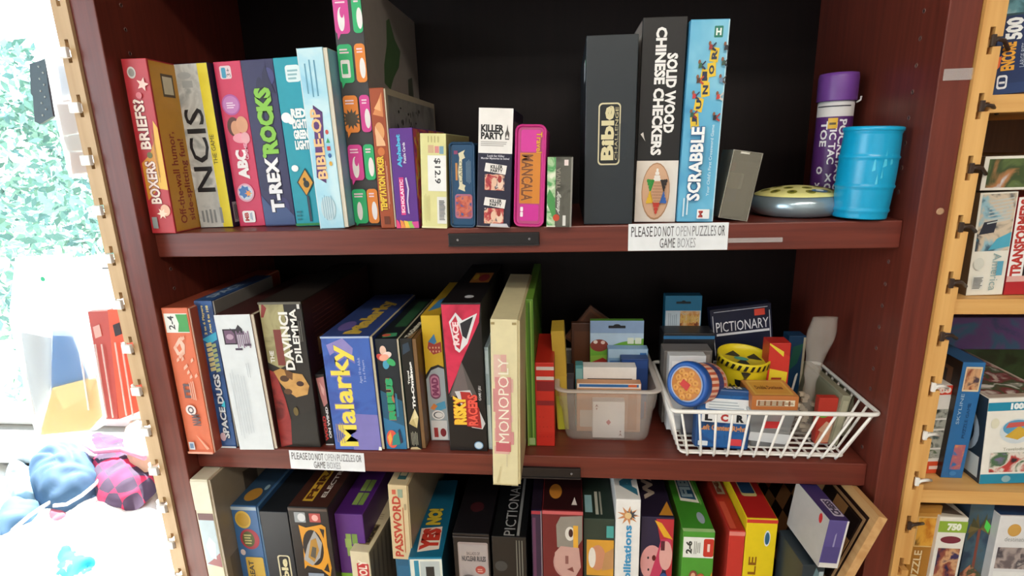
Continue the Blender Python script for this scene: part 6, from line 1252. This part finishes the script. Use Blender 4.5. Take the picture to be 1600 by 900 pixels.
def cloth(name, foot, z0, H, colr, label, seed, amp=.010, fold=(28,9), group=None, res=46, extra=None):
    """a crumpled garment: a soft mound over its outline with folds running through it"""
    P = [Vector((p.x,p.y)) for p in foot]; cx_ = sum(p.x for p in P)/len(P); cy_ = sum(p.y for p in P)/len(P)
    # smooth closed outline
    N = 72; ring = []
    k = len(P)
    for i in range(N):
        t = i/N*k; j = int(t); f = t-j; p0,p1,p2,p3 = P[(j-1)%k],P[j%k],P[(j+1)%k],P[(j+2)%k]
        ring.append(.5*((2*p1)+(p2-p0)*f+(2*p0-5*p1+4*p2-p3)*f*f+(3*p1-p0-3*p2+p3)*f*f*f))
    m = MB(); rr_ = []; ks = 22
    for s in range(ks):
        t = 1-s/(ks-1)*.98; row = []
        for p in ring:
            x = cx_+(p.x-cx_)*t; y = cy_+(p.y-cy_)*t
            n1 = noise.noise(Vector((x*fold[0]+seed,y*fold[1],seed))); n2 = noise.noise(Vector((x*14,y*30+seed,seed*2)))
            prof = (1-t**3.2)**.5
            z = z0+H*prof+amp*(abs(n1)*2.2-.5+n2*.6)*min(1,prof*2.5)
            x += .006*n2; row.append((x-cx_,y-cy_,max(z0+.001*(1-t),z)-z0))
        rr_.append(row)
    m.rings([[(a,b_,0) for a,b_,_ in rr_[0]]]+rr_,colr,True,True)
    r = empty(name,(cx_,cy_,z0),label=label,category='clothing',group='clothes heaped by the window'); m.build('fabric',r)
    if extra: extra(r,cx_,cy_,z0)
    return r, rr_
def fp(z, *pts): return [onZ(x,y,z) for x,y in pts]
def pat(name,c1,c2,sc):
    m_ = bpy.data.materials.new(name); m_.use_nodes = True; n = m_.node_tree; b_ = n.nodes['Principled BSDF']; t = n.nodes.new('ShaderNodeTexCoord'); ck = n.nodes.new('ShaderNodeTexChecker'); ck.inputs['Scale'].default_value = sc
    ck.inputs['Color1'].default_value = lin(c1); ck.inputs['Color2'].default_value = lin(c2); mp = n.nodes.new('ShaderNodeMapping'); mp.inputs['Rotation'].default_value = (0,0,.6)
    n.links.new(t.outputs['Object'],mp.inputs[0]); n.links.new(mp.outputs[0],ck.inputs[0]); n.links.new(ck.outputs['Color'],b_.inputs['Base Color']); b_.inputs['Roughness'].default_value = .9; return m_
wht = mat('#efeeea',.9)
cloth('white_cloth',fp(TZ+.001,(-120,740),(10,716),(140,740),(236,760),(285,905),(200,1010),(20,1010),(-150,960)),TZ+.001,.075,wht,'white garments at the bottom of the heap, bleached by the sun',3,.010)
zz = TZ+.055
cloth('beige_fleece',fp(zz+.10,(186,670),(200,645),(234,640),(244,690),(225,705),(196,700)),zz+.045,.050,mat('#d6b49c',.95),'fuzzy beige fleece at the top of the clothes heap by the strip',9,.006,(70,70))
def band(c, pts, z, rad=.004):
    def f(r,cx_,cy_,z0):
        m = MB(); m.tube([(lambda p:(p.x-cx_,p.y-cy_,p.z-z0))(onZ(x,y,z)) for x,y in pts],rad,c,8); m.build('trim_piping',r)
    return f
cloth('pink_checked_shirt',fp(zz+.04,(118,678),(150,664),(190,676),(228,712),(246,730),(222,762),(188,778),(150,770),(132,730)),zz,.070,pat('pink_check','#c8325a','#4a3a52',26),'hot pink and dark checked shirt on the clothes heap',5,.008,(22,16),extra=band('#e89ab4',((128,690),(150,706),(190,702),(226,716)),zz+.083,.006))
cloth('navy_jacket',fp(zz+.04,(50,712),(80,694),(112,692),(150,720),(160,752),(130,774),(84,790),(50,770),(40,735)),zz,.082,mat('#3c5f80',.8),'slate blue jacket with white piping on the clothes heap',11,.009,(16,26),extra=band('#f0f2f2',((84,790),(104,788),(128,774),(150,756),(160,742)),zz+.045,.004))
cloth('navy_sleeve',fp(zz+.02,(-8,800),(20,776),(52,778),(74,790),(50,812),(22,830),(-6,836)),zz-.01,.050,mat('#44698a',.8),'slate blue sleeve with a white stripe at the left of the heap',17,.007,(14,22),extra=band('#f2f4f4',((20,828),(46,806),(66,792),(80,784)),zz+.038,.004))
cloth('pale_blue_shirt',fp(zz+.03,(6,760),(10,728),(34,716),(56,740),(60,772),(36,782),(14,778)),zz-.005,.060,mat('#9cc0d0',.85),'pale blue shirt at the left edge of the heap',23,.010,(30,30))
cloth('maroon_cloth',fp(zz+.0,(74,800),(96,790),(108,800),(104,826),(90,832),(72,820)),zz-.012,.034,mat('#a85a6c',.9),'dusty rose cloth peeking out beneath the jacket',29,.005)
cloth('teal_cloth',fp(zz+.0,(84,860),(96,850),(130,866),(158,884),(136,912),(84,920)),zz-.020,.040,mat('#1fb0d0',.8),'bright turquoise cloth low on the heap',31,.008,(30,18))
cloth('teal_cloth',fp(zz+.0,(102,788),(128,782),(130,800),(112,815),(102,808)),zz-.012,.030,mat('#4a9ab8',.85),'small patch of blue cloth under the jacket hem',37,.005)
cloth('grey_cloth',fp(zz+.0,(132,776),(150,764),(200,778),(206,788),(190,794),(140,790)),zz-.014,.030,mat('#8c8c90',.9),'grey cloth under the pink checked shirt',41,.005)

# ------------------------------------------------------------------ outside: trees and ground in full sun
m = MB(); m.box(-12,6,.8,12,-2.0,-1.9,mat('#a9b08c',.9)); struct('ground',m)
LEAF = []
for c in ('#6f9a8c','#93b8aa','#b4cfc2','#557f78'): 
    LEAF.append(mat(c,.5))
def tree(loc, R, H, n, label, seed):
    r = empty('leafy_tree',(loc[0],loc[1],-1.9),label=label,category='tree',group='trees outside the window')
    rd = random.Random(seed)
    m = MB(); m.tube([(0,0,0),(.05,.02,.8),(.0,.05,1.6)],.07,'#5a4636',10)
    m.build('trunk',r); m = MB()
    blobs = [(rd.uniform(-R,R),rd.uniform(-.5,.5),rd.uniform(.3,H),rd.uniform(.28,.5)) for _ in range(26)]
    for i in range(n):
        bx,by,bz,br_ = blobs[i%26]
        t = rd.uniform(0,2*pi); ph = math.acos(rd.uniform(-1,1)); q = br_*rd.uniform(.75,1.05)
        c = Vector((bx+q*sin(ph)*cos(t),by+q*sin(ph)*sin(t),bz+q*cos(ph)))
        a = Vector((rd.gauss(0,1),rd.gauss(0,1),rd.gauss(0,1))).normalized(); b_ = a.cross(Vector((rd.gauss(0,1),rd.gauss(0,1),rd.gauss(0,1)))).normalized(); s = rd.uniform(.02,.042)
        m.poly([c-a*s*1.4,c+b_*s*.6-a*s*.2,c+a*s*1.4,c-b_*s*.6-a*s*.2],LEAF[rd.randrange(4)])
    m.build('foliage',r)
tree((-2.6,2.9,0),1.3,2.75,9000,'nearest leafy tree outside the window, filling the lower panes',1)
tree((-6.0,7.0,0),1.6,3.2,6000,'farther leafy tree at the far left outside the window',2)
